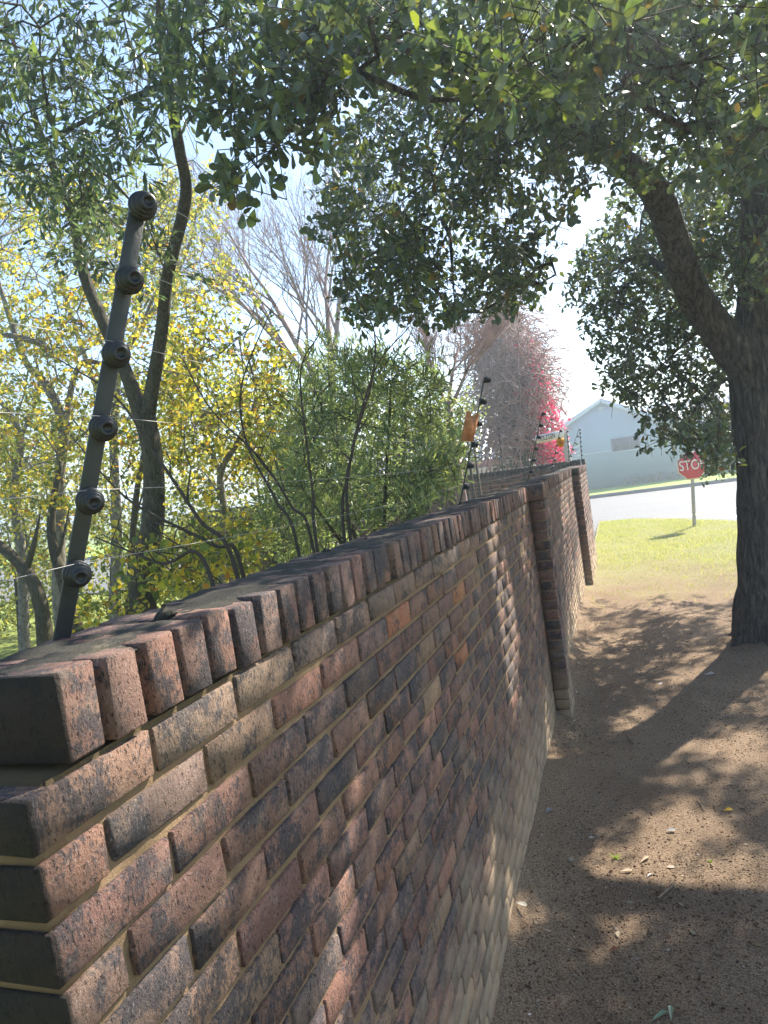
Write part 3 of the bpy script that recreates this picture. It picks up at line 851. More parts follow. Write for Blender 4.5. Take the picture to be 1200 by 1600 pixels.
# tiled roof behind the gable: overlapping rows of pan tiles
def tile_roof(name, x0, x1, y0, z0, depth, rise, parent, mat, tw_=.30, rows=None):
    mb = MB(); ang = math.atan2(rise, depth); Ls = math.hypot(rise, depth); row = .34
    nr = int(Ls / row); nc = int((x1 - x0) / tw_)
    d = Vector((0, math.cos(ang), math.sin(ang))); nn = Vector((0, -math.sin(ang), math.cos(ang)))
    for r_ in range(nr):
        for c_ in range(nc):
            o0 = Vector((x0 + c_ * tw_, y0, z0)) + d * (r_ * row)
            V = []
            for (u_, h_) in ((0, .02), (.2, .075), (.4, .075), (.55, .02), (.85, .0), (1, .02)):
                for (s_, lift) in ((0, .035), (row * 1.03, 0)):
                    V.append(o0 + Vector((u_ * tw_, 0, 0)) + d * s_ + nn * (h_ + lift))
            Fc = [(2 * i, 2 * i + 2, 2 * i + 3, 2 * i + 1) for i in range(5)]
            mb.add(V, Fc)
    mb.prism([(0, -.25), (Ls, -.25), (Ls, -.02), (0, -.02)], d, nn, (1, 0, 0), (x0, y0, z0), x1 - x0)
    o = mb.build(name, mat); o['kind'] = 'stuff'; return under(o, parent)
rl = atY(870, 655, HY + 4.6); rr = atY(1020, 632, HY + 4.6); rz = float(rl[2] + rr[2]) / 2
tile_roof('tile_roof', apx - 12.4, apx + 14.4, HY + 1.2, 2.95, 3.9, rz - 2.95, house, M_TILE)
# neighbour's roof beyond the garden wall, left
n0 = atY(708, 729, 25.0); n1 = atY(800, 712, 25.0); nt_ = atY(735, 684, 27.5)
nb = thing('house', (float(n0[0]), 25, 0), 'low house with grey tiled roof and red fascia half hidden by the dry creeper', 'house')
zz = float(n0[2] + n1[2]) / 2
tile_roof('tile_roof', float(n0[0]) - 4.0, float(n1[0]) + .5, 24.9, zz, 3.4, 1.7, nb, M_TILE, .26)
mb = MB(); mb.box(((float(n0[0]) + float(n1[0])) / 2 - 1.7, 24.86, zz - .08), (float(n1[0] - n0[0]) + 4.4, .04, .18)); under(mb.build('fascia', M_FASCIA), nb)
mb = MB(); mb.box(((float(n0[0]) + float(n1[0])) / 2 - 1.7, 27, zz / 2 - .1), (float(n1[0] - n0[0]) + 4.0, 3.6, zz - .2)); under(mb.build('wall', M_CONC), nb)

# ================================================================== VEGETATION
def sample_poly(poly, n, Y0, Y1, gap=0.0, gscale=1.2, power=1.0):
    """points spread through the volume that stands behind an outline, between two distances"""
    poly = np.array(poly, float); x0, y0 = poly.min(0); x1, y1 = poly.max(0)
    out = []
    while sum(len(o) for o in out) < n:
        px = rng.uniform(x0, x1, 4000); py = rng.uniform(y0, y1, 4000); k = inpoly(px, py, poly)
        px, py = px[k], py[k]; Y = Y0 + (Y1 - Y0) * rng.random(len(px)) ** power
        P = atY(px, py, Y)
        if gap > 0:
            keep = np.array([mnoise.noise(Vector(p) * gscale) > -1 + 2 * gap - .0 for p in P])
            P = P[keep]
        out.append(P)
    return np.concatenate(out)[:n]
def ellipsoid(c, r, n, gap=0.0, gscale=.9):
    out = []
    while sum(len(o) for o in out) < n:
        q = rng.normal(size=(3000, 3)); q = unit(q) * rng.random((3000, 1)) ** (1 / 2.4); P = np.array(c) + q * np.array(r)
        if gap > 0: P = P[np.array([mnoise.noise(Vector(p) * gscale) > -1 + 2 * gap for p in P])]
        out.append(P)
    return np.concatenate(out)[:n]
def sprays(C, per, twig, jitter, down=.3, out_from=None, leafdir=.6):
    """twigs at each centre with leaves set along them; returns leaf pos, dir, normal and twig ends"""
    n = len(C); d = rng.normal(size=(n, 3)); d[:, 2] -= down * 2
    if out_from is not None: d += unit(C - np.array(out_from)) * 1.0
    d = unit(d); tl = twig * rng.uniform(.6, 1.3, n)
    A = C - d * tl[:, None] * .5; B = C + d * tl[:, None] * .5
    t = np.sqrt(rng.random((n, per)))
    P = A[:, None] + (B - A)[:, None] * t[..., None] + rng.normal(0, jitter, (n, per, 3))
    q = rng.normal(size=(n, per, 3)); q -= d[:, None] * (q * d[:, None]).sum(-1, keepdims=True)
    D = unit(unit(q) * leafdir + d[:, None] * (1 - leafdir) + np.array([0, 0, -down * .5]))
    N = rng.normal(size=(n, per, 3)) * .75 + np.array([0, 0, 1.0])
    return P.reshape(-1, 3), D.reshape(-1, 3), N.reshape(-1, 3), A, B
def tints(n, cols, weights, var=.22):
    w = np.array(weights, float); w /= w.sum(); c = np.array(cols)[rng.choice(len(w), n, p=w)]
    return np.clip(c * rng.uniform(1 - var, 1 + var, (n, 1)) * rng.uniform(.92, 1.08, (n, 3)), .004, .9)
def branches(targets, skeleton, n, r0, r1, sag=.1):
    """wandering branches from the skeleton out to some of the foliage"""
    idx = rng.choice(len(targets), min(n, len(targets)), replace=False); S = np.array(skeleton); segs = []
    net = [S]
    for i in idx:
        T = targets[i]; allp = np.concatenate(net); dd = np.linalg.norm(allp - T, axis=1)
        a = allp[np.argmin(dd)]; L = np.linalg.norm(T - a)
        if L < .15: continue
        m = max(4, int(L / .18)); t = np.linspace(0, 1, m)[:, None]
        path = a + (T - a) * t + np.sin(t * np.pi) * (rng.normal(0, .12, 3) * L + np.array([0, 0, sag * L]))
        path[1:-1] += rng.normal(0, .02, (m - 2, 3))
        w = min(1.0, L / 1.5); rad = (r0 * w + r1 * (1 - w)) * (1 - t[:, 0]) + r1 * t[:, 0]
        segs.append((path[:-1], path[1:], rad[:-1], rad[1:])); net.append(path[2:])
    if not segs: return np.zeros((0, 3)), np.zeros((0, 3)), np.zeros(0), np.zeros(0), S
    return tuple(np.concatenate([s[k] for s in segs]) for k in range(4)) + (np.concatenate(net),)
def limb(name, pts, rads, mat, parent, n=40, sides=14, bumpy=.10):
    P = smooth_path(pts, n); m = len(P)
    rr = np.interp(np.linspace(0, 1, m), np.linspace(0, 1, len(rads)), rads)
    f = lambda p, w: 1 + bumpy * mnoise.noise(Vector((math.cos(w) * 3.2, math.sin(w) * 3.2, p.z * 1.4 + p.x))) + bumpy * .6 * mnoise.noise(Vector((math.cos(w) * 9, math.sin(w) * 9, p.z * 3 + p.y)))
    mb = MB(); mb.tube(P, list(rr), sides, rough=f)
    o = mb.build(name, mat, None, True); under(o, parent) if parent else None
    return o, P

# ---------------------------------------------------------------- the big street tree on the right
tree = thing('evergreen_tree', (1.86, 7.55, 0), 'large dark evergreen street tree with forked trunk arching over the path', 'tree')
TY = 7.55
tp = [np.array([1.86, 7.55, -.1])] + [atY(x, y, TY) for x, y in ((1192, 980), (1194, 900), (1191, 760), (1186, 660), (1178, 590), (1168, 530))]
o, trunkP = limb('trunk', tp, [.34, .265, .225, .215, .215, .23, .21], M_BARK, tree, 70, 44, .16)
for k in range(6):
    a_ = k * 1.05 + .4; L_ = random.uniform(.40, .60); dr = np.array([math.cos(a_), math.sin(a_), 0])
    c_ = np.array([1.86, 7.55, 0])
    limb('root', [c_ + dr * .14 + [0, 0, .40], c_ + dr * .23 + [0, 0, .16], c_ + dr * .33 + [0, 0, .06], c_ + dr * L_ + [0, 0, -.04]], [.09, .09, .06, .03], M_BARK, tree, 18, 10, .2)
l1 = [atY(1172, 575, 7.5), atY(1118, 512, 7.4), atY(1078, 450, 7.2), atY(1052, 370, 6.9), atY(1022, 295, 6.5), atY(950, 238, 6.0), atY(860, 185, 5.4), atY(760, 130, 4.8), atY(660, 85, 4.2), atY(540, 40, 3.6)]
o, L1 = limb('limb', l1, [.19, .15, .135, .125, .115, .085, .06, .045, .03, .02], M_BARK, tree, 70, 26, .14)
l2 = [atY(1172, 580, 7.6), atY(1186, 500, 7.6), atY(1190, 400, 7.55), atY(1192, 280, 7.4), atY(1200, 120, 7.2), atY(1230, -80, 7.0), atY(1280, -300, 7.0)]
o, L2 = limb('limb', l2, [.20, .20, .185, .17, .15, .11, .06], M_BARK, tree, 50, 26, .14)
l3 = [atY(1190, 260, 7.4), atY(1120, 170, 6.6), atY(1040, 90, 5.6), atY(960, 10, 4.8), atY(900, -120, 4.2)]
o, L3 = limb('limb', l3, [.10, .085, .07, .05, .03], M_BARK, tree, 30, 16)
l4 = [np.array(L2[22]), np.array([3.0, 7.9, 4.6]), np.array([4.2, 8.6, 5.3]), np.array([5.2, 9.2, 5.6])]
o, L4 = limb('limb', l4, [.14, .10, .07, .03], M_BARK, tree, 24, 12)
l5 = [np.array(L2[26]), np.array([2.7, 9.0, 5.2]), np.array([3.4, 10.3, 5.6]), np.array([3.9, 11.4, 5.6])]
o, L5 = limb('limb', l5, [.13, .10, .06, .03], M_BARK, tree, 24, 12)
l6 = [atY(1130, 520, 7.5), atY(1060, 440, 8.1), atY(1000, 400, 8.8), atY(945, 430, 9.4)]
o, L6 = limb('limb', l6, [.09, .06, .045, .02], M_BARK, tree, 24, 12)
skel = np.concatenate([np.array(q) for q in (L1, L2[10:], L3, L4, L5, L6)])
CROWN = []
def crown(poly, n, Y0, Y1, gap=0.0, gs=1.2): CROWN.append(sample_poly(poly, n, Y0, Y1, gap, gs))
crown([(505, 235), (560, 170), (650, 120), (760, 130), (880, 200), (930, 270), (880, 330), (862, 420), (800, 478), (745, 465), (700, 512), (640, 492), (575, 505), (540, 450), (512, 340)], 640, 4.6, 7.6, .42, 1.3)
crown([(560, 0), (1215, 0), (1215, 270), (1060, 290), (960, 260), (860, 190), (700, 130), (600, 110)], 440, 3.6, 7.5, .47, 1.5)
crown([(430, -40), (1230, -40), (1230, 150), (1000, 240), (800, 150), (600, 70), (470, 60)], 105, 2.5, 3.9, .48, 1.7)
crown([(340, 150), (420, 110), (500, 150), (520, 230), (440, 240), (410, 320), (345, 280)], 34, 2.7, 3.3)
crown([(400, 0), (560, 0), (600, 90), (520, 170), (470, 190), (420, 100)], 75, 2.8, 4.0)
crown([(880, 470), (905, 385), (960, 345), (1040, 350), (1120, 430), (1145, 560), (1155, 690), (1090, 700), (1040, 690), (1005, 640), (945, 600), (935, 540)], 560, 7.8, 10.2, .34, 1.0)
crown([(1015, 680), (1060, 650), (1130, 650), (1145, 700), (1100, 706), (1055, 706), (1012, 706)], 40, 6.2, 7.2)
crown([(1105, 640), (1165, 620), (1165, 740), (1105, 735)], 70, 9.5, 11.5)
crown([(820, 120), (960, 160), (1040, 250), (1020, 320), (930, 280), (820, 210)], 55, 4.4, 5.8)
crown([(1060, 260), (1215, 250), (1215, 460), (1150, 480), (1090, 380)], 120, 6.5, 9.0, .4)
crown([(1045, 690), (1095, 680), (1115, 700), (1060, 700)], 4, 6.2, 6.8)
crown([(1100, 700), (1125, 700), (1130, 725), (1105, 728)], 8, 9.8, 10.6)
crown([(800, 440), (850, 440), (830, 500), (795, 505)], 7, 5.0, 5.6)
CROWN.append(ellipsoid((3.9, 8.9, 5.4), (3.2, 3.6, 1.6), 1700, .43, 1.2))
CROWN.append(ellipsoid((4.0, 7.0, 5.2), (1.8, 2.4, 1.2), 500, .40, 1.3))
CROWN.append(ellipsoid((1.6, 7.0, 6.6), (3.4, 4.0, 1.1), 800, .45, .75))
CROWN.append(ellipsoid((2.6, 3.4, 5.0), (2.4, 2.6, .9), 420, .46, .8))
CROWN.append(ellipsoid((2.9, 6.7, 4.5), (1.1, 1.3, .8), 170, .40, 1.5))
CROWN.append(ellipsoid((2.9, 5.7, 3.4), (1.1, 1.9, .6), 170, .47, 2.2))
CROWN.append(ellipsoid((1.0, -1.6, 4.6), (3.6, 3.2, 1.0), 520, .40, .8))  # unseen foliage over and behind the camera, added to block sky light
CROWN.append(ellipsoid((3.4, 12.2, 5.0), (2.6, 2.8, 1.8), 800, .42, .8))
CROWN.append(ellipsoid((2.2, 10.6, 4.6), (1.8, 2.0, 1.2), 260, .42, .8))
CC = np.concatenate(CROWN)
# gaps in the canopy through which the sun reaches the path and the wall
sx, sy = SUN_DIR.x / SUN_DIR.z, SUN_DIR.y / SUN_DIR.z
S2 = np.stack([CC[:, 0] - sx * CC[:, 2], CC[:, 1] - sy * CC[:, 2]], -1)
hole = np.zeros(len(CC), bool)
for (hx, hy, hr) in ((1000, 1385, .16), (1060, 1310, .06), (1190, 1400, .08), (1170, 1175, .12), (1000, 1135, .14), (862, 1235, .14), (1105, 1062, .12), (900, 985, .10), (1060, 960, .10)):
    g = gnd(hx, hy); hole |= np.hypot(S2[:, 0] - g[0], (S2[:, 1] - g[1]) * .8) < hr + .15
for (hx, hy, hr) in ((800, 1250, .10), (785, 1050, .08), (770, 930, .07), (800, 950, .08), (285, 1230, .07), (235, 1350, .07), (520, 1560, .09), (385, 985, .07), (700, 850, .07), (905, 900, .1), (880, 800, .1)):
    g = at_plane(hx, hy, 0, 0.0); hole |= np.hypot(S2[:, 0] + sx * g[2], S2[:, 1] - g[1] + sy * g[2]) < hr + .16
CC = CC[~hole]
lawn_shade = CC[:, 1] - CC[:, 2] * SUN_DIR.y / SUN_DIR.z
CC = CC[lawn_shade < 10.0 + rng.normal(0, .35, len(CC))]
per = 15
P, D, N, A, B = sprays(CC, per, .34, .022, .25, (1.9, 7.5, 4.5), .72)
nl = len(P)
T = tints(nl, [(.080, .110, .088), (.100, .130, .098), (.112, .146, .078), (.19, .22, .060), (.17, .11, .045)], [6, 5, 3, .8, .25])
LL = rng.uniform(.058, .092, nl); LW = LL * rng.uniform(.44, .60, nl)
qx, qy, qd = project(P)
inv = (qx > 0) & (qx < 1200) & (qy > 0) & (qy < 1600)
big = np.argsort(-np.where(inv, LL / qd, 0))[:280]
mask = np.ones(nl, bool); mask[big] = False
cr = leaf_batch('crown', P[mask], D[mask], N[mask], LL[mask], LW[mask], T[mask], 'obovate', M_LEAF)
tag(cr, kind='stuff'); under(cr, tree)
TV, TF = leaf_tpl('obovate'); LV = []
for k in range(10):
    t = tints(1, [(.080, .110, .088), (.100, .130, .098), (.112, .146, .078), (.19, .22, .060)], [5, 5, 3, 1])[0]
    V = TV + rng.normal(0, .02, TV.shape); V[0] = 0
    me = poly_mesh('leaf', V, TF, np.tile(t, (len(V), 1))); me.materials.append(M_LEAF); LV.append(me)
for i in big:
    d = unit(D[i]); s = unit(np.cross(d, N[i])); nn = np.cross(s, d)
    o = link('leaf', LV[int(rng.integers(10))])
    Mx = Matrix(((d[0] * LL[i], s[0] * LW[i], nn[0] * LL[i], P[i][0]), (d[1] * LL[i], s[1] * LW[i], nn[1] * LL[i], P[i][1]), (d[2] * LL[i], s[2] * LW[i], nn[2] * LL[i], P[i][2]), (0, 0, 0, 1)))
    o.parent = cr; o.matrix_parent_inverse = Matrix.Identity(4); o.matrix_basis = Mx
bA, bB, br0, br1, net = branches(CC, skel, 480, .030, .005)
seg = seg_batch('branches', bA, bB, br0, br1, M_BARK, None, 5); tag(seg, kind='stuff'); under(seg, tree)
# each twig is tied back to the nearest branch
dn = np.array([net[np.argmin(((net - a) ** 2).sum(1))] for a in A]); dl = np.linalg.norm(dn - A, axis=1); ok = dl < .7
tA = np.concatenate([A, dn[ok]]); tB = np.concatenate([B, A[ok]])
seg = seg_batch('twigs', tA, tB, .0032, .0022, M_TWIG, None, 3); tag(seg, kind='stuff'); under(seg, tree)
# fine bare twiglets that hang through the crown
hc = np.concatenate([CROWN[0][rng.choice(len(CROWN[0]), 120)], CROWN[5][rng.choice(len(CROWN[5]), 60)]])
hp = [hc]
for k in range(4): hp.append(hp[-1] + np.stack([rng.normal(0, .03, len(hc)), rng.normal(0, .03, len(hc)), -rng.uniform(.05, .14, len(hc))], -1))
seg = seg_batch('hanging_twigs', np.concatenate(hp[:-1]), np.concatenate(hp[1:]), .0028, .0022, M_TWIG_RED, None, 3); tag(seg, kind='stuff'); under(seg, tree)

# ---------------------------------------------------------------- garden trees, left
def leafy(name, C, per, twig, jit, L, Wr, cols, wts, kind, mat, parent, down=.25, leafdir=.65, own=0, out_from=None, var=.22):
    P, D, N, A, B = sprays(C, per, twig, jit, down, out_from, leafdir); n = len(P)
    T = tints(n, cols, wts, var); LL = rng.uniform(L[0], L[1], n); LW = LL * rng.uniform(Wr[0], Wr[1], n)
    o = leaf_batch(name, P, D, N, LL, LW, T, kind, mat); tag(o, kind='stuff'); under(o, parent)
    return o, A, B
def tree_twigs(A, B, C, skel, parent, n, r0, r1, mat, tmat=None):
    bA, bB, b0, b1, net = branches(C, skel, n, r0, r1)
    s = seg_batch('branches', bA, bB, b0, b1, mat, None, 5); tag(s, kind='stuff'); under(s, parent)
    dn = np.array([net[np.argmin(((net - a) ** 2).sum(1))] for a in A]); ok = np.linalg.norm(dn - A, axis=1) < .8
    s = seg_batch('twigs', np.concatenate([A, dn[ok]]), np.concatenate([B, A[ok]]), r1 * .55, r1 * .35, tmat or M_TWIG, None, 3); tag(s, kind='stuff'); under(s, parent)

# forked tree right behind the near fence post, slender drooping leaves
gY = 4.7
gb = atY(222, 950, gY)
wt_ = thing('forked_tree', (float(gb[0]), gY, 0), 'forked garden tree rising right behind the nearest fence post', 'tree')
b0 = np.array([float(gb[0]) - .02, gY, -.1])
o, W0 = limb('trunk', [b0, atY(222, 930, gY), atY(238, 820, gY), atY(240, 730, gY), atY(228, 650, gY)], [.12, .10, .085, .075, .075], M_BARK_BROWN, wt_, 40, 16)
o, W1 = limb('limb', [atY(229, 660, gY), atY(252, 520, gY), atY(262, 430, gY - .1), atY(290, 310, gY - .3), atY(280, 230, gY - .6), atY(262, 130, gY - .9), atY(250, 10, gY - 1.2), atY(280, -120, gY - 1.3)], [.055, .048, .043, .04, .036, .03, .024, .012], M_BARK_BROWN, wt_, 50, 12)
o, W2 = limb('limb', [atY(233, 690, gY), atY(200, 590, gY), atY(160, 500, gY), atY(132, 430, gY), atY(110, 330, gY - .2), atY(60, 200, gY - .5), atY(20, 60, gY - .7)], [.06, .052, .048, .045, .032, .024, .012], M_BARK_BROWN, wt_, 50, 12)
o, W3 = limb('limb', [atY(262, 130, gY - .9), atY(190, 160, gY - 1.1), atY(110, 200, gY - 1.3), atY(20, 240, gY - 1.5)], [.02, .016, .012, .006], M_BARK_BROWN, wt_, 24, 8)
sk = np.concatenate([np.array(W1[15:]), np.array(W2[25:]), np.array(W3)])
Cw = np.concatenate([sample_poly([(-30, -30), (470, -30), (440, 100), (330, 150), (250, 200), (190, 260), (150, 330), (60, 300), (-30, 250)], 270, 2.6, 4.6, .47, 1.8),
                     sample_poly([(20, 280), (190, 290), (200, 360), (140, 440), (60, 380)], 34, 3.2, 4.4),
                     sample_poly([(200, 330), (260, 340), (280, 440), (215, 450)], 14, 3.6, 4.4)])
o, A, B = leafy('crown', Cw, 14, .36, .02, (.055, .095), (.24, .36), [(.085, .115, .085), (.10, .135, .085), (.14, .17, .07), (.065, .085, .065)], [5, 4, 2, 3], 'obovate', M_LEAF_S, wt_, .4, .6)
tree_twigs(A, B, Cw, sk, wt_, 70, .014, .004, M_BARK_BROWN)

# yellowing trees
YEL = [(.60, .46, .06), (.45, .41, .075), (.24, .27, .075), (.13, .17, .06), (.46, .23, .05)]
def yellow_tree(label, trunk, rads, limbs, polys, n_tw, Lr=(.048, .08), wts=(4.5, 5, 5, 4, .6), mat=M_BARK_PALE, per=15):
    b = trunk[0]
    t = thing('yellowing_tree', (float(b[0]), float(b[1]), 0), label, 'tree', 'yellowing garden trees')
    base = np.array([b[0], b[1], -.1])
    o, S0 = limb('trunk', [base] + list(trunk), [q * .78 for q in [rads[0] * 1.15] + list(rads)], mat, t, 36, 12)
    S = [np.array(S0[len(S0) // 2:])]
    for pts, r_ in limbs:
        o, S1 = limb('limb', pts, [q * .8 for q in r_], mat, t, 26, 9); S.append(np.array(S1))
    C = np.concatenate([sample_poly(*p) for p in polys])
    o, A, B = leafy('crown', C, per, .36, .03, Lr, (.5, .75), YEL, wts, 'small', M_LEAF_Y, t, .1, .7)
    tree_twigs(A, B, C, np.concatenate(S), t, n_tw * 2, .016, .0055, mat)
    return t
yellow_tree('pale-barked yellowing tree with a leaning trunk left of the nearest fence post',
            [atY(95, 960, 7.2), atY(92, 850, 7.2), atY(92, 760, 7.2), atY(102, 660, 7.2)], [.12, .10, .085, .08],
            [([atY(102, 665, 7.2), atY(72, 600, 7.2), atY(40, 565, 7.1), atY(10, 480, 7.0), atY(-20, 380, 7.0)], [.075, .065, .05, .035, .02]),
             ([atY(100, 670, 7.2), atY(125, 570, 7.4), atY(190, 560, 7.5), atY(260, 420, 7.6)], [.05, .04, .03, .015]),
             ([atY(70, 540, 7.1), atY(20, 525, 7.0), atY(-60, 520, 6.9)], [.045, .04, .03])],
            [([(-40, 250), (100, 270), (230, 340), (330, 420), (300, 640), (200, 760), (100, 820), (-40, 800)], 640, 5.6, 8.6, .44, 1.1)], 60)
yellow_tree('slim yellowing tree with a crooked white trunk at the left edge of the garden',
            [atY(38, 1000, 9.0), atY(35, 880, 9.0), atY(22, 780, 9.0), atY(32, 690, 9.0), atY(12, 640, 9.0)], [.11, .10, .085, .075, .06],
            [([atY(12, 640, 9.0), atY(-20, 600, 9.0), atY(-60, 500, 9.0)], [.055, .045, .02]), ([atY(30, 690, 9.0), atY(60, 610, 9.2), atY(50, 520, 9.3)], [.04, .03, .012])],
            [([(-40, 560), (120, 600), (180, 760), (120, 900), (-40, 900)], 300, 7.8, 10.2, .44, 1.1)], 30)
yellow_tree('bright yellow-green tree standing behind the bare stems in the garden',
            [atY(345, 880, 7.6), atY(350, 800, 7.6), atY(345, 740, 7.6), atY(372, 690, 7.7)], [.07, .055, .05, .042],
            [([atY(372, 690, 7.7), atY(400, 620, 7.8), atY(380, 530, 7.9)], [.035, .028, .012]), ([atY(346, 745, 7.6), atY(310, 640, 7.6), atY(320, 520, 7.7)], [.035, .028, .012])],
            [([(260, 480), (330, 400), (400, 450), (440, 520), (450, 620), (430, 720), (360, 800), (280, 780), (250, 640)], 430, 6.0, 8.6, .42, 1.1)], 45, wts=(3, 5, 6, 4, .5))
yellow_tree('tall green and yellow tree rising behind the forked garden tree',
            [atY(180, 960, 11), atY(182, 820, 11), atY(178, 680, 11), atY(190, 520, 11)], [.15, .12, .10, .07],
            [([atY(178, 680, 11), atY(120, 520, 11), atY(80, 380, 11)], [.07, .05, .02]), ([atY(188, 560, 11), atY(280, 420, 11), atY(310, 320, 11)], [.06, .04, .02])],
            [([(-20, 270), (100, 230), (240, 280), (330, 300), (360, 390), (370, 480), (250, 520), (120, 560), (-20, 540)], 500, 9.5, 12.5, .44, .8),
             ([(240, 260), (330, 270), (360, 380), (350, 480), (240, 470)], 160, 8.5, 10, .42, 1.0)], 50, (.05, .075), (2, 4, 6, 5, .4))
# low yellow shrub behind the coping
sb0 = atY(300, 900, 4.6)
sh = thing('yellowing_shrub', (float(sb0[0]), 4.6, 0), 'low yellow and green shrub spreading just behind the coping', 'shrub')
Cs = np.concatenate([sample_poly([(90, 960), (180, 850), (300, 790), (420, 830), (410, 890), (250, 930), (150, 1010)], 120, 3.4, 5.6, .42, 1.4)])
o, A, B = leafy('crown', Cs, 15, .3, .045, (.045, .075), (.5, .75), YEL, (4, 5, 6, 4, .6), 'small', M_LEAF_Y, sh, .1, .7)
ss = np.array([[sb0[0] + dx, 4.6 + dy, z] for dx, dy in ((-.5, 0), (0, .2), (.5, -.1)) for z in np.linspace(0, 1.2, 8)])
tree_twigs(A, B, Cs, ss, sh, 40, .010, .003, M_TWIG)
# dark leaning stems at lower left
for lab, pts, r_ in (('mossy leaning stem at the far lower left behind the fence post', [atY(75, 1040, 6.0), atY(60, 930, 6.0), atY(20, 870, 6.0), atY(-40, 830, 6.0)], [.09, .075, .06, .05]),
                     ('mossy stem curving up beside the fence post foot', [atY(135, 1040, 6.4), atY(105, 930, 6.4), atY(80, 830, 6.5), atY(95, 720, 6.6)], [.085, .07, .05, .03]),
                     ('thin dark stem between the leaning stems', [atY(200, 1000, 6.8), atY(205, 880, 6.8), atY(215, 760, 6.8), atY(240, 640, 6.8)], [.045, .04, .032, .018])):
    st = thing('leaning_stem', (float(pts[0][0]), float(pts[0][1]), 0), lab, 'tree', 'bare stems in the garden')
    base = np.array([pts[0][0], pts[0][1], -.1])
    o, S0 = limb('trunk', [base] + pts, [r_[0] * 1.1] + r_, M_BARK_BROWN, st, 36, 12)
    e = S0[-1]; limb('limb', [S0[-14], S0[-14] + np.array([.15, 0, .25]), S0[-14] + np.array([.22, .1, .6])], [r_[-1] * .8, r_[-1] * .6, .006], M_BARK_BROWN, st, 14, 7)

# bare dark-stemmed shrubs leaning over the wall
def bare_shrub(label, stems, r0, seed, mat=M_TWIG):
    rr = random.Random(seed); b = stems[0][0]
    t = thing('bare_shrub', (float(b[0]), float(b[1]), 0), label, 'shrub', 'bare-stemmed shrubs behind the wall')
    for pts in stems:
        base = np.array([pts[0][0], pts[0][1], 0.0])
        P = smooth_path([base] + pts, 40); m = len(P); rad = list(np.linspace(r0, r0 * .25, m))
        mb = MB(); mb.tube(P, rad, 6)
        for k in range(int(m * .45), m - 1, 3):
            d0 = Vector(P[k + 1] - P[k]).normalized()
            sd = Vector((rr.uniform(-1, 1), rr.uniform(-.6, .6), rr.uniform(.1, 1))).normalized()
            L = rr.uniform(.15, .5); q = [Vector(P[k])]
            for s_ in range(5): q.append(q[-1] + (d0 * .45 + sd * .7 + Vector((rr.uniform(-.2, .2),) * 3)).normalized() * L / 5)
            mb.tube(q, list(np.linspace(rad[k] * .6, .0014, 6)), 5)
            if rr.random() < .6:
                q2 = [q[2]]; s2 = Vector((rr.uniform(-1, 1), rr.uniform(-.6, .6), rr.uniform(0, 1))).normalized()
                for s_ in range(3): q2.append(q2[-1] + (s2 + d0 * .4).normalized() * L / 7)
                mb.tube(q2, list(np.linspace(rad[k] * .4, .0012, 4)), 4)
        under(mb.build('stem', mat, None, True), t)
    return t
bare_shrub('bare dark stems leaning left from behind the coping', [[atY(372, 905, 3.4), atY(310, 810, 3.4), atY(240, 705, 3.4), atY(180, 620, 3.4), atY(90, 560, 3.4)],
            [atY(380, 900, 3.5), atY(330, 850, 3.5), atY(200, 780, 3.5), atY(110, 680, 3.5)], [atY(330, 905, 3.2), atY(250, 880, 3.2), atY(150, 840, 3.2)]], .015, 5)
bare_shrub('bare dark forked stems in front of the narrow-leaved bush', [[atY(468, 870, 3.9), atY(430, 780, 3.9), atY(385, 690, 3.9), atY(378, 600, 3.9), atY(425, 480, 3.9)],
            [atY(490, 860, 4.0), atY(455, 790, 4.0), atY(405, 715, 4.0), atY(330, 640, 4.0), atY(285, 560, 4.0)], [atY(495, 855, 3.9), atY(490, 780, 3.9), atY(480, 700, 3.9), atY(470, 580, 3.9), atY(500, 520, 3.9)]], .012, 6)
bare_shrub('tall bare twiggy stem beside the narrow-leaved bush', [[atY(538, 840, 4.2), atY(545, 740, 4.2), atY(560, 660, 4.2), atY(590, 570, 4.2), atY(640, 510, 4.2)],
            [atY(545, 820, 4.2), atY(552, 700, 4.2), atY(580, 600, 4.2), atY(585, 520, 4.2), atY(560, 470, 4.2)]], .012, 8)

# narrow-leaved bush in the middle
ob = atY(590, 900, 6.0)
ol = thing('narrow_leaf_bush', (float(ob[0]), 6.0, 0), 'big green narrow-leaved bush growing above the wall in the middle of the garden', 'bush')
Co = np.concatenate([sample_poly([(430, 700), (470, 620), (540, 560), (620, 545), (680, 580), (715, 650), (700, 740), (650, 800), (540, 850), (440, 890), (400, 820)], 520, 5.0, 7.6, .38, 1.2),
                     sample_poly([(600, 760), (690, 690), (735, 680), (700, 770), (640, 810)], 60, 4.8, 5.8),
                     sample_poly([(440, 560), (520, 520), (560, 560), (480, 640), (430, 660)], 60, 6.5, 8.5, .4)])
o, A, B = leafy('crown', Co, 18, .34, .03, (.075, .125), (.12, .17), [(.21, .25, .14), (.29, .33, .18), (.14, .175, .105), (.38, .40, .20)], [5, 4, 4, 1.5], 'slender', M_LEAF_S, ol, -.35, .55)
stm = []
for k in range(9):
    b = np.array([ob[0] + rng.normal(0, .25), 6.0 + rng.normal(0, .3), -.05]); e = Co[rng.integers(len(Co))]
    P_ = smooth_path([b, (b * .6 + e * .4) + np.array([0, 0, .3]), e], 16)
    mb = MB(); mb.tube(P_, list(np.linspace(.03, .008, len(P_))), 7); under(mb.build('stem', M_BARK_BROWN, None, True), ol); stm.append(np.array(P_[4:]))
tree_twigs(A, B, Co, np.concatenate(stm), ol, 80, .012, .004, M_BARK_BROWN)

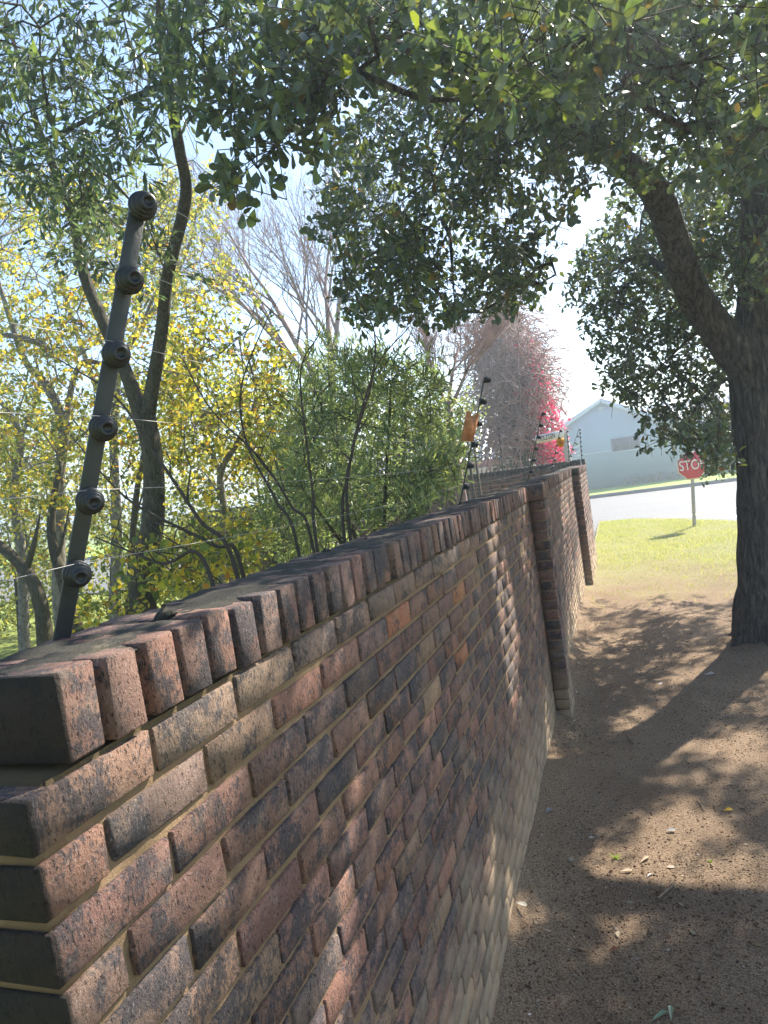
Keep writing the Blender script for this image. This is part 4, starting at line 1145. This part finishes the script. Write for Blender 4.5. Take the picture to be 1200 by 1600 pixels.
# leafless tree against the sky
def bare_tree(label, base, top_dirs, seed, h, r0, mat, levels=5, spread=.5, nm='leafless_tree'):
    rr = random.Random(seed); A = []; Bq = []; Ra = []; Rb = []
    t = thing(nm, (base[0], base[1], 0), label, 'tree', 'leafless trees')
    def grow(p, d, L, r, lev):
        n = 5; q = p
        for i in range(n):
            d = (d + Vector((rr.gauss(0, .07), rr.gauss(0, .07), rr.gauss(.03, .05)))).normalized()
            e = q + d * (L / n); r1 = r * (1 - .42 * (i + 1) / n)
            A.append(q); Bq.append(e); Ra.append(r * (1 - .42 * i / n)); Rb.append(r1)
            if lev > 0 and i >= 1:
                for _ in range(1 if lev < 3 else 1):
                    s = Vector((rr.gauss(0, 1), rr.gauss(0, 1), rr.gauss(0, .5))).normalized()
                    grow(e, (d + s * spread * rr.uniform(.7, 1.3)).normalized(), L * rr.uniform(.5, .72), r1 * .58, lev - 1)
            q = e
        if lev > 0: grow(q, (d + Vector((rr.gauss(0, .3), rr.gauss(0, .3), .1))).normalized(), L * .7, r1 * .85, lev - 1)
    mb = MB(); tp_ = [Vector((base[0], base[1], -.2)), Vector(base)]
    mb.tube([tp_[0], (tp_[0] + tp_[1]) / 2 + Vector((.05, 0, 0)), tp_[1]], [r0 * 1.3, r0 * 1.1, r0], 10)
    under(mb.build('trunk', mat, None, True), t)
    for d in top_dirs: grow(Vector(base), Vector(d).normalized(), h, r0 * .7, levels)
    s = seg_batch('branches', [tuple(a) for a in A], [tuple(b) for b in Bq], np.maximum(np.array(Ra) * .85, .0035), np.maximum(np.array(Rb) * .85, .003), mat, None, 4)
    tag(s, kind='stuff'); under(s, t); return t
bt = atY(520, 640, 13)
bare_tree('tall leafless tree with fine branches against the blue sky', bt, [(-.45, 0, 1), (-.12, .1, 1), (.15, -.1, 1), (-.8, 0, .9)], 4, 2.5, .12, M_TWIG_RED, 4, .58)
bt2 = atY(700, 640, 12.5)
bare_tree('smaller leafless tree between the bush and the dry creeper', bt2, [(-.3, 0, 1), (.25, .1, 1), (.6, 0, .7)], 9, .85, .07, M_TWIG_PALE, 4, .6)
bt3 = atY(872, 660, 26)
bare_tree('small far leafless tree right of the pink flowers', bt3, [(-.1, 0, 1), (.35, .1, 1)], 12, .75, .05, M_TWIG_PALE, 3, .5)

# flowering creeper over a dead tree: dry grey tangle on the left, pink bracts on the right
bg = atY(810, 720, 18.5)
bv_ = thing('flowering_creeper', (float(bg[0]), 18.5, 0), 'tall creeper with a dry grey twig tangle and bright pink flowers on its right side', 'creeper')
o, BS = limb('trunk', [np.array([bg[0], 18.5, -.1]), atY(815, 700, 18.5), atY(805, 600, 18.6), atY(785, 500, 18.7), atY(780, 460, 18.7)], [.3, .25, .2, .14, .08], M_BARK_BROWN, bv_, 30, 10)
def tangle(poly, n, Y0, Y1, L=.55, segs=5):
    C = sample_poly(poly, n, Y0, Y1); d = unit(rng.normal(size=(n, 3)) + np.array([.35, -.3, -.25])); A = []; B = []
    q = C
    for k in range(segs):
        d = unit(d + rng.normal(0, .28, (n, 3)) + np.array([0, 0, -.10])); e = q + d * L / segs * rng.uniform(.7, 1.3, (n, 1)); A.append(q); B.append(e); q = e
    return np.concatenate(A), np.concatenate(B)
tA, tB = tangle([(745, 510), (775, 465), (800, 480), (830, 540), (850, 590), (835, 650), (815, 705), (770, 700), (755, 640), (740, 590)], 2100, 17.3, 20.0, 1.1, 7)
s = seg_batch('dry_tangle', tA, tB, .0125, .010, M_TWIG_PALE, None, 3); tag(s, kind='stuff'); under(s, bv_)
Cd = np.concatenate([sample_poly([(800, 620), (835, 600), (845, 680), (838, 735), (775, 740), (790, 690)], 150, 17.8, 19.5),
                     sample_poly([(750, 500), (790, 470), (840, 560), (850, 640), (790, 690), (755, 600)], 90, 18.6, 20.2),
                     sample_poly([(840, 690), (880, 700), (880, 730), (835, 730)], 30, 17.5, 18.5)])
o, A, B = leafy('foliage', Cd, 16, .45, .08, (.07, .12), (.5, .7), [(.04, .07, .035), (.07, .10, .045), (.22, .22, .08)], [5, 4, 1], 'small', M_LEAF_S, bv_)
Cf = np.concatenate([sample_poly([(815, 530), (835, 540), (862, 600), (872, 640), (878, 700), (884, 722), (850, 718), (842, 660), (825, 600)], 90, 17.3, 19.2, .44, 1.2),
                     sample_poly([(820, 590), (850, 600), (850, 660), (830, 660)], 22, 17.3, 18.2),
                     sample_poly([(845, 680), (885, 690), (882, 722), (842, 720)], 45, 17.2, 18.0)])
o, A, B = leafy('flowers', Cf, 15, .4, .09, (.06, .10), (.7, .9), [(.52, .04, .11), (.62, .09, .18), (.40, .03, .08), (.70, .30, .33)], [5, 4, 2, 1.8], 'small', M_FLOWER, bv_)

# distant greenery behind the garden that closes the view between the trunks
for (lab, poly, n, Y0, Y1, cols, L) in (
    ('dense green hedge closing the garden behind the pale trunks', [(-40, 1000), (-40, 680), (120, 640), (300, 600), (440, 560), (500, 700), (480, 860), (250, 960)], 1300, 11.0, 14.0, [(.12, .16, .06), (.20, .24, .07), (.36, .34, .07)], (.07, .12)),
    ('pale yellow-green hedge at the far left of the garden', [(-140, 1000), (-140, 640), (60, 640), (90, 800), (60, 960)], 300, 10.0, 13.0, [(.16, .20, .07), (.26, .28, .08), (.36, .34, .07)], (.07, .12)),
    ('dark green shrub mass behind the narrow-leaved bush', [(420, 700), (500, 620), (600, 600), (690, 640), (700, 720), (640, 780), (450, 820)], 500, 10.0, 13.0, [(.06, .09, .04), (.10, .14, .05)], (.07, .12)),
    ('olive green shrub in front of the low tiled house', [(690, 640), (730, 600), (745, 650), (725, 740), (660, 760)], 60, 13.0, 13.9, [(.12, .15, .06), (.20, .22, .08)], (.06, .1))):
    C = sample_poly(poly, n, Y0, Y1, .36, .7); b = C.mean(0)
    t = thing('background_shrub', (float(b[0]), float(b[1]), 0), lab, 'shrub', 'shrubs at the back of the garden')
    o, A, B = leafy('foliage', C, 16, .6, .10, L, (.5, .7), cols, [1] * len(cols), 'small', M_LEAF_Y, t)
    mb = MB()
    for k in range(7):
        e = C[rng.integers(len(C))]; mb = MB(); mb.tube([(e[0] + rng.normal(0, .2), e[1], -.1), (e[0], e[1], e[2] * .5), tuple(e)], [.04, .03, .01], 6); under(mb.build('stem', M_BARK_BROWN, None, True), t)
# plants along the foot of the house
for k, (px_, lab) in enumerate(((990, 'small grey-green plant at the foot of the house, under its window'), (1025, 'spiky plant at the foot of the house left of the stop sign'), (1048, 'low plant at the foot of the house just left of the stop sign'))):
    c = atY(px_, 757 - (px_ - 1000) * .14, HY - .5); t = thing('house_plant', (float(c[0]), HY - .5, .05), lab, 'plant', 'plants along the house wall')
    C = ellipsoid((float(c[0]), HY - .5, .3), (.6, .25, .25), 20)
    leafy('foliage', C, 14, .3, .06, (.08, .16), (.2, .4), [(.10, .13, .07), (.18, .19, .10)], [1, 1], 'small', M_LEAF_S, t)

# ================================================================== GRASS, LITTER AND SMALL THINGS ON THE GROUND
n = 120000
gx = rng.uniform(.02, 9.5, n); gy = 8.6 + 13.6 * np.sqrt(rng.random(n)) ; 
edge = 22.6 - np.clip(gx - .2, 0, 20) ** 1.58 * .70
dens = np.clip((gy - 9.2) / 5, 0, 1) + vnoise(gx, gy, .8, 41) * .8 + vnoise(gx, gy, 3.5, 46) * .7
k = (gy < edge) & (dens > rng.random(n) * .8)
gx, gy = gx[k], gy[k]; n = len(gx)
P = np.stack([gx, gy, ground_z(gx, gy) - .004], -1); D = rng.normal(0, .45, (n, 3)); D[:, 2] = 1
N = rng.normal(size=(n, 3)); N[:, 2] *= .2
T = tints(n, [(.30, .33, .12), (.38, .36, .19), (.23, .28, .10), (.43, .38, .25)], [5, 4, 3, 2])
gr = leaf_batch('grass', P, D, N, rng.uniform(.02, .07, n) * (1 + vnoise(gx, gy, 1.6, 47)), .008, T, 'blade', M_GRASS); tag(gr, 'short dry lawn grass around the stop sign', 'grass', kind='stuff')
# grit and seed husks on the path
n = 120000
gy = 1.2 + 8 * rng.random(n) ** 1.8; gx = rng.uniform(.03, 3.4, n)
keep = rng.random(n) < .45 + vnoise(gx, gy, 1.5, 44) * 1.2
gx, gy = gx[keep], gy[keep]; n = len(gx); s = np.minimum(rng.gamma(2.0, .0014, n) + .0010, .0075)
gz = ground_z(gx, gy)
octv = np.array([(1, 0, 0), (-1, 0, 0), (0, 1, 0), (0, -1, 0), (0, 0, .7), (0, 0, -.7)], float)
octf = [(0, 2, 4), (2, 1, 4), (1, 3, 4), (3, 0, 4), (2, 0, 5), (1, 2, 5), (3, 1, 5), (0, 3, 5)]
V = np.stack([gx, gy, gz], -1)[:, None] + octv[None] * (s[:, None, None] * rng.uniform(.6, 1.5, (n, 6, 3)))
T = tints(n, [(.18, .11, .065), (.30, .20, .12), (.11, .07, .05), (.42, .33, .25)], [6, 6, 4, .5])
loops = (np.arange(n)[:, None] * 6 + np.array([i for f in octf for i in f])[None]).ravel()
gv = link('gravel', np_mesh('gravel', V.reshape(-1, 3), loops, np.arange(n * 8) * 3, np.full(n * 8, 3), np.repeat(T, 6, axis=0)), None, M_LITTER)
tag(gv, 'fine grit and seed husks strewn over the sandy path', 'grit', kind='stuff')
n = 14000
gy = 1.3 + 9 * rng.random(n) ** 1.6; gx = rng.uniform(.03, 3.4, n); 
kp = rng.random(n) < .30 + vnoise(gx, gy, 1.4, 51) * 1.3 + .5 * np.exp(-gx / .15) + .5 * np.exp(-np.hypot(gx - 1.86, gy - 7.55) / .5)
gx, gy = gx[kp], gy[kp]; n = len(gx); P = np.stack([gx, gy, ground_z(gx, gy) + .004], -1)
D = rng.normal(size=(n, 3)); D[:, 2] *= .15; N = rng.normal(0, .35, (n, 3)); N[:, 2] += 1
T = tints(n, [(.30, .21, .13), (.44, .36, .27), (.18, .11, .065), (.26, .22, .16), (.58, .54, .50)], [5, 2, 6, 2, .5])
L = np.minimum(rng.gamma(2.2, .006, n) + .005, .06)
lt = leaf_batch('leaf_litter', P, D, N, L, L * rng.uniform(.2, .6, n), T, 'slender', M_LITTER); tag(lt, 'scattered dry leaf scraps and chips on the path', 'leaf litter', kind='stuff')
def ground_at(px, py):
    p = gnd(px, py, .03); p[2] = float(ground_z(np.array([p[0]]), np.array([p[1]]))[0]); return p
def fallen_leaf(px, py, L, W, col, label, rz):
    p = ground_at(px, py) + np.array([0, 0, .008]); TV, TF = leaf_tpl('obovate')
    V = TV * np.array([L, W, L * 1.6]); me = poly_mesh('fallen_leaf', V, TF, np.tile(np.array(col), (len(V), 1)))
    o = link('fallen_leaf', me, None, M_LITTER); o.location = p; o.rotation_euler = (.12, -.1, rz)
    tag(o, label, 'leaf', 'fallen leaves on the path')
fallen_leaf(1130, 1264, .05, .03, (.62, .40, .05), 'small yellow fallen leaf on the sunlit sand', .3)
fallen_leaf(1000, 1345, .07, .02, (.42, .33, .22), 'pale curled fallen leaf in the sunlit patch', .9)
fallen_leaf(968, 1357, .06, .025, (.50, .40, .28), 'light brown fallen leaf left of the dead stick', .2)
fallen_leaf(1040, 1298, .05, .03, (.30, .30, .29), 'grey upturned fallen leaf above the dead stick', .2)
fallen_leaf(855, 1283, .05, .035, (.24, .26, .28), 'bluish grey fallen leaf near the foot of the wall', 1.1)
fallen_leaf(810, 1440, .055, .03, (.55, .52, .44), 'pale fallen leaf in the shade close to the wall', -.4)
fallen_leaf(950, 1478, .04, .02, (.22, .08, .05), 'small dark red fallen leaf at the edge of the sunlit patch', .4)
fallen_leaf(1100, 1053, .09, .05, (.55, .50, .44), 'upright dry fallen leaf catching the sun before the tree', .2)
fallen_leaf(1015, 1590, .085, .02, (.26, .32, .20), 'long greenish fallen leaf at the bottom edge of the path', .7)
fallen_leaf(1048, 1592, .075, .02, (.34, .38, .26), 'second greenish fallen leaf at the bottom edge, upright', 1.5)
def stick(pxs, r, label):
    P_ = [ground_at(*p) + np.array([0, 0, r + .004]) for p in pxs]
    P_ = smooth_path(P_, 10); mb = MB(); mb.tube(P_, [r * random.uniform(.8, 1.15) for _ in P_], 7)
    q = Vector(P_[-3]); mb.tube([q, q + Vector((.006, .012, .012))], [r * .6, r * .25], 5)
    tag(mb.build('dead_stick', M_STICK, None, True), label, 'stick', 'sticks on the path')
stick([(1027, 1400), (1040, 1390), (1053, 1381)], .0062, 'short dead stick lying across the sunlit patch')
stick([(1088, 1250), (1096, 1257), (1101, 1266)], .003, 'thin pale twig above the yellow leaf')
stick([(978, 1141), (984, 1152), (990, 1158)], .004, 'dark twig at the edge of a light patch in mid path')
def tuft(px, py, nb, h, label):
    p = ground_at(px, py); P = np.tile(p, (nb, 1)) + rng.normal(0, .003, (nb, 3)) * np.array([1, 1, 0]); D = rng.normal(0, .7, (nb, 3)); D[:, 2] = 1
    o = leaf_batch('grass_tuft', P, D, rng.normal(size=(nb, 3)), rng.uniform(.5, 1.2, nb) * h, .006, tints(nb, [(.22, .34, .06), (.30, .40, .09)], [1, 1]), 'blade', M_GRASS)
    tag(o, label, 'grass tuft', 'grass tufts on the path')
tuft(960, 1335, 16, .05, 'small green grass tuft at the edge of the shadow')
tuft(1110, 1345, 10, .03, 'tiny green tuft in the sunlit patch')
tuft(842, 1240, 14, .05, 'thin grass tuft at the foot of the wall')
tuft(868, 1143, 16, .05, 'dry grass tuft by the wall below the first pier')

# ================================================================== HAZE
HAZE = .0058
m, nt, out = mat_new('warm dusty air'); b = NB(nt)
pv = b.n('ShaderNodeVolumePrincipled'); pv.inputs['Density'].default_value = HAZE; pv.inputs['Color'].default_value = (.80, .92, 1.0, 1)
pv.inputs['Anisotropy'].default_value = .55
b.l(pv.outputs[0], out.inputs['Volume'])
mb = MB(); mb.box((0, 50, 5.4), (640, 540, 13.2)); hz = mb.build('haze', m); tag(hz, 'thin sunlit haze over the whole place', 'haze', kind='stuff')
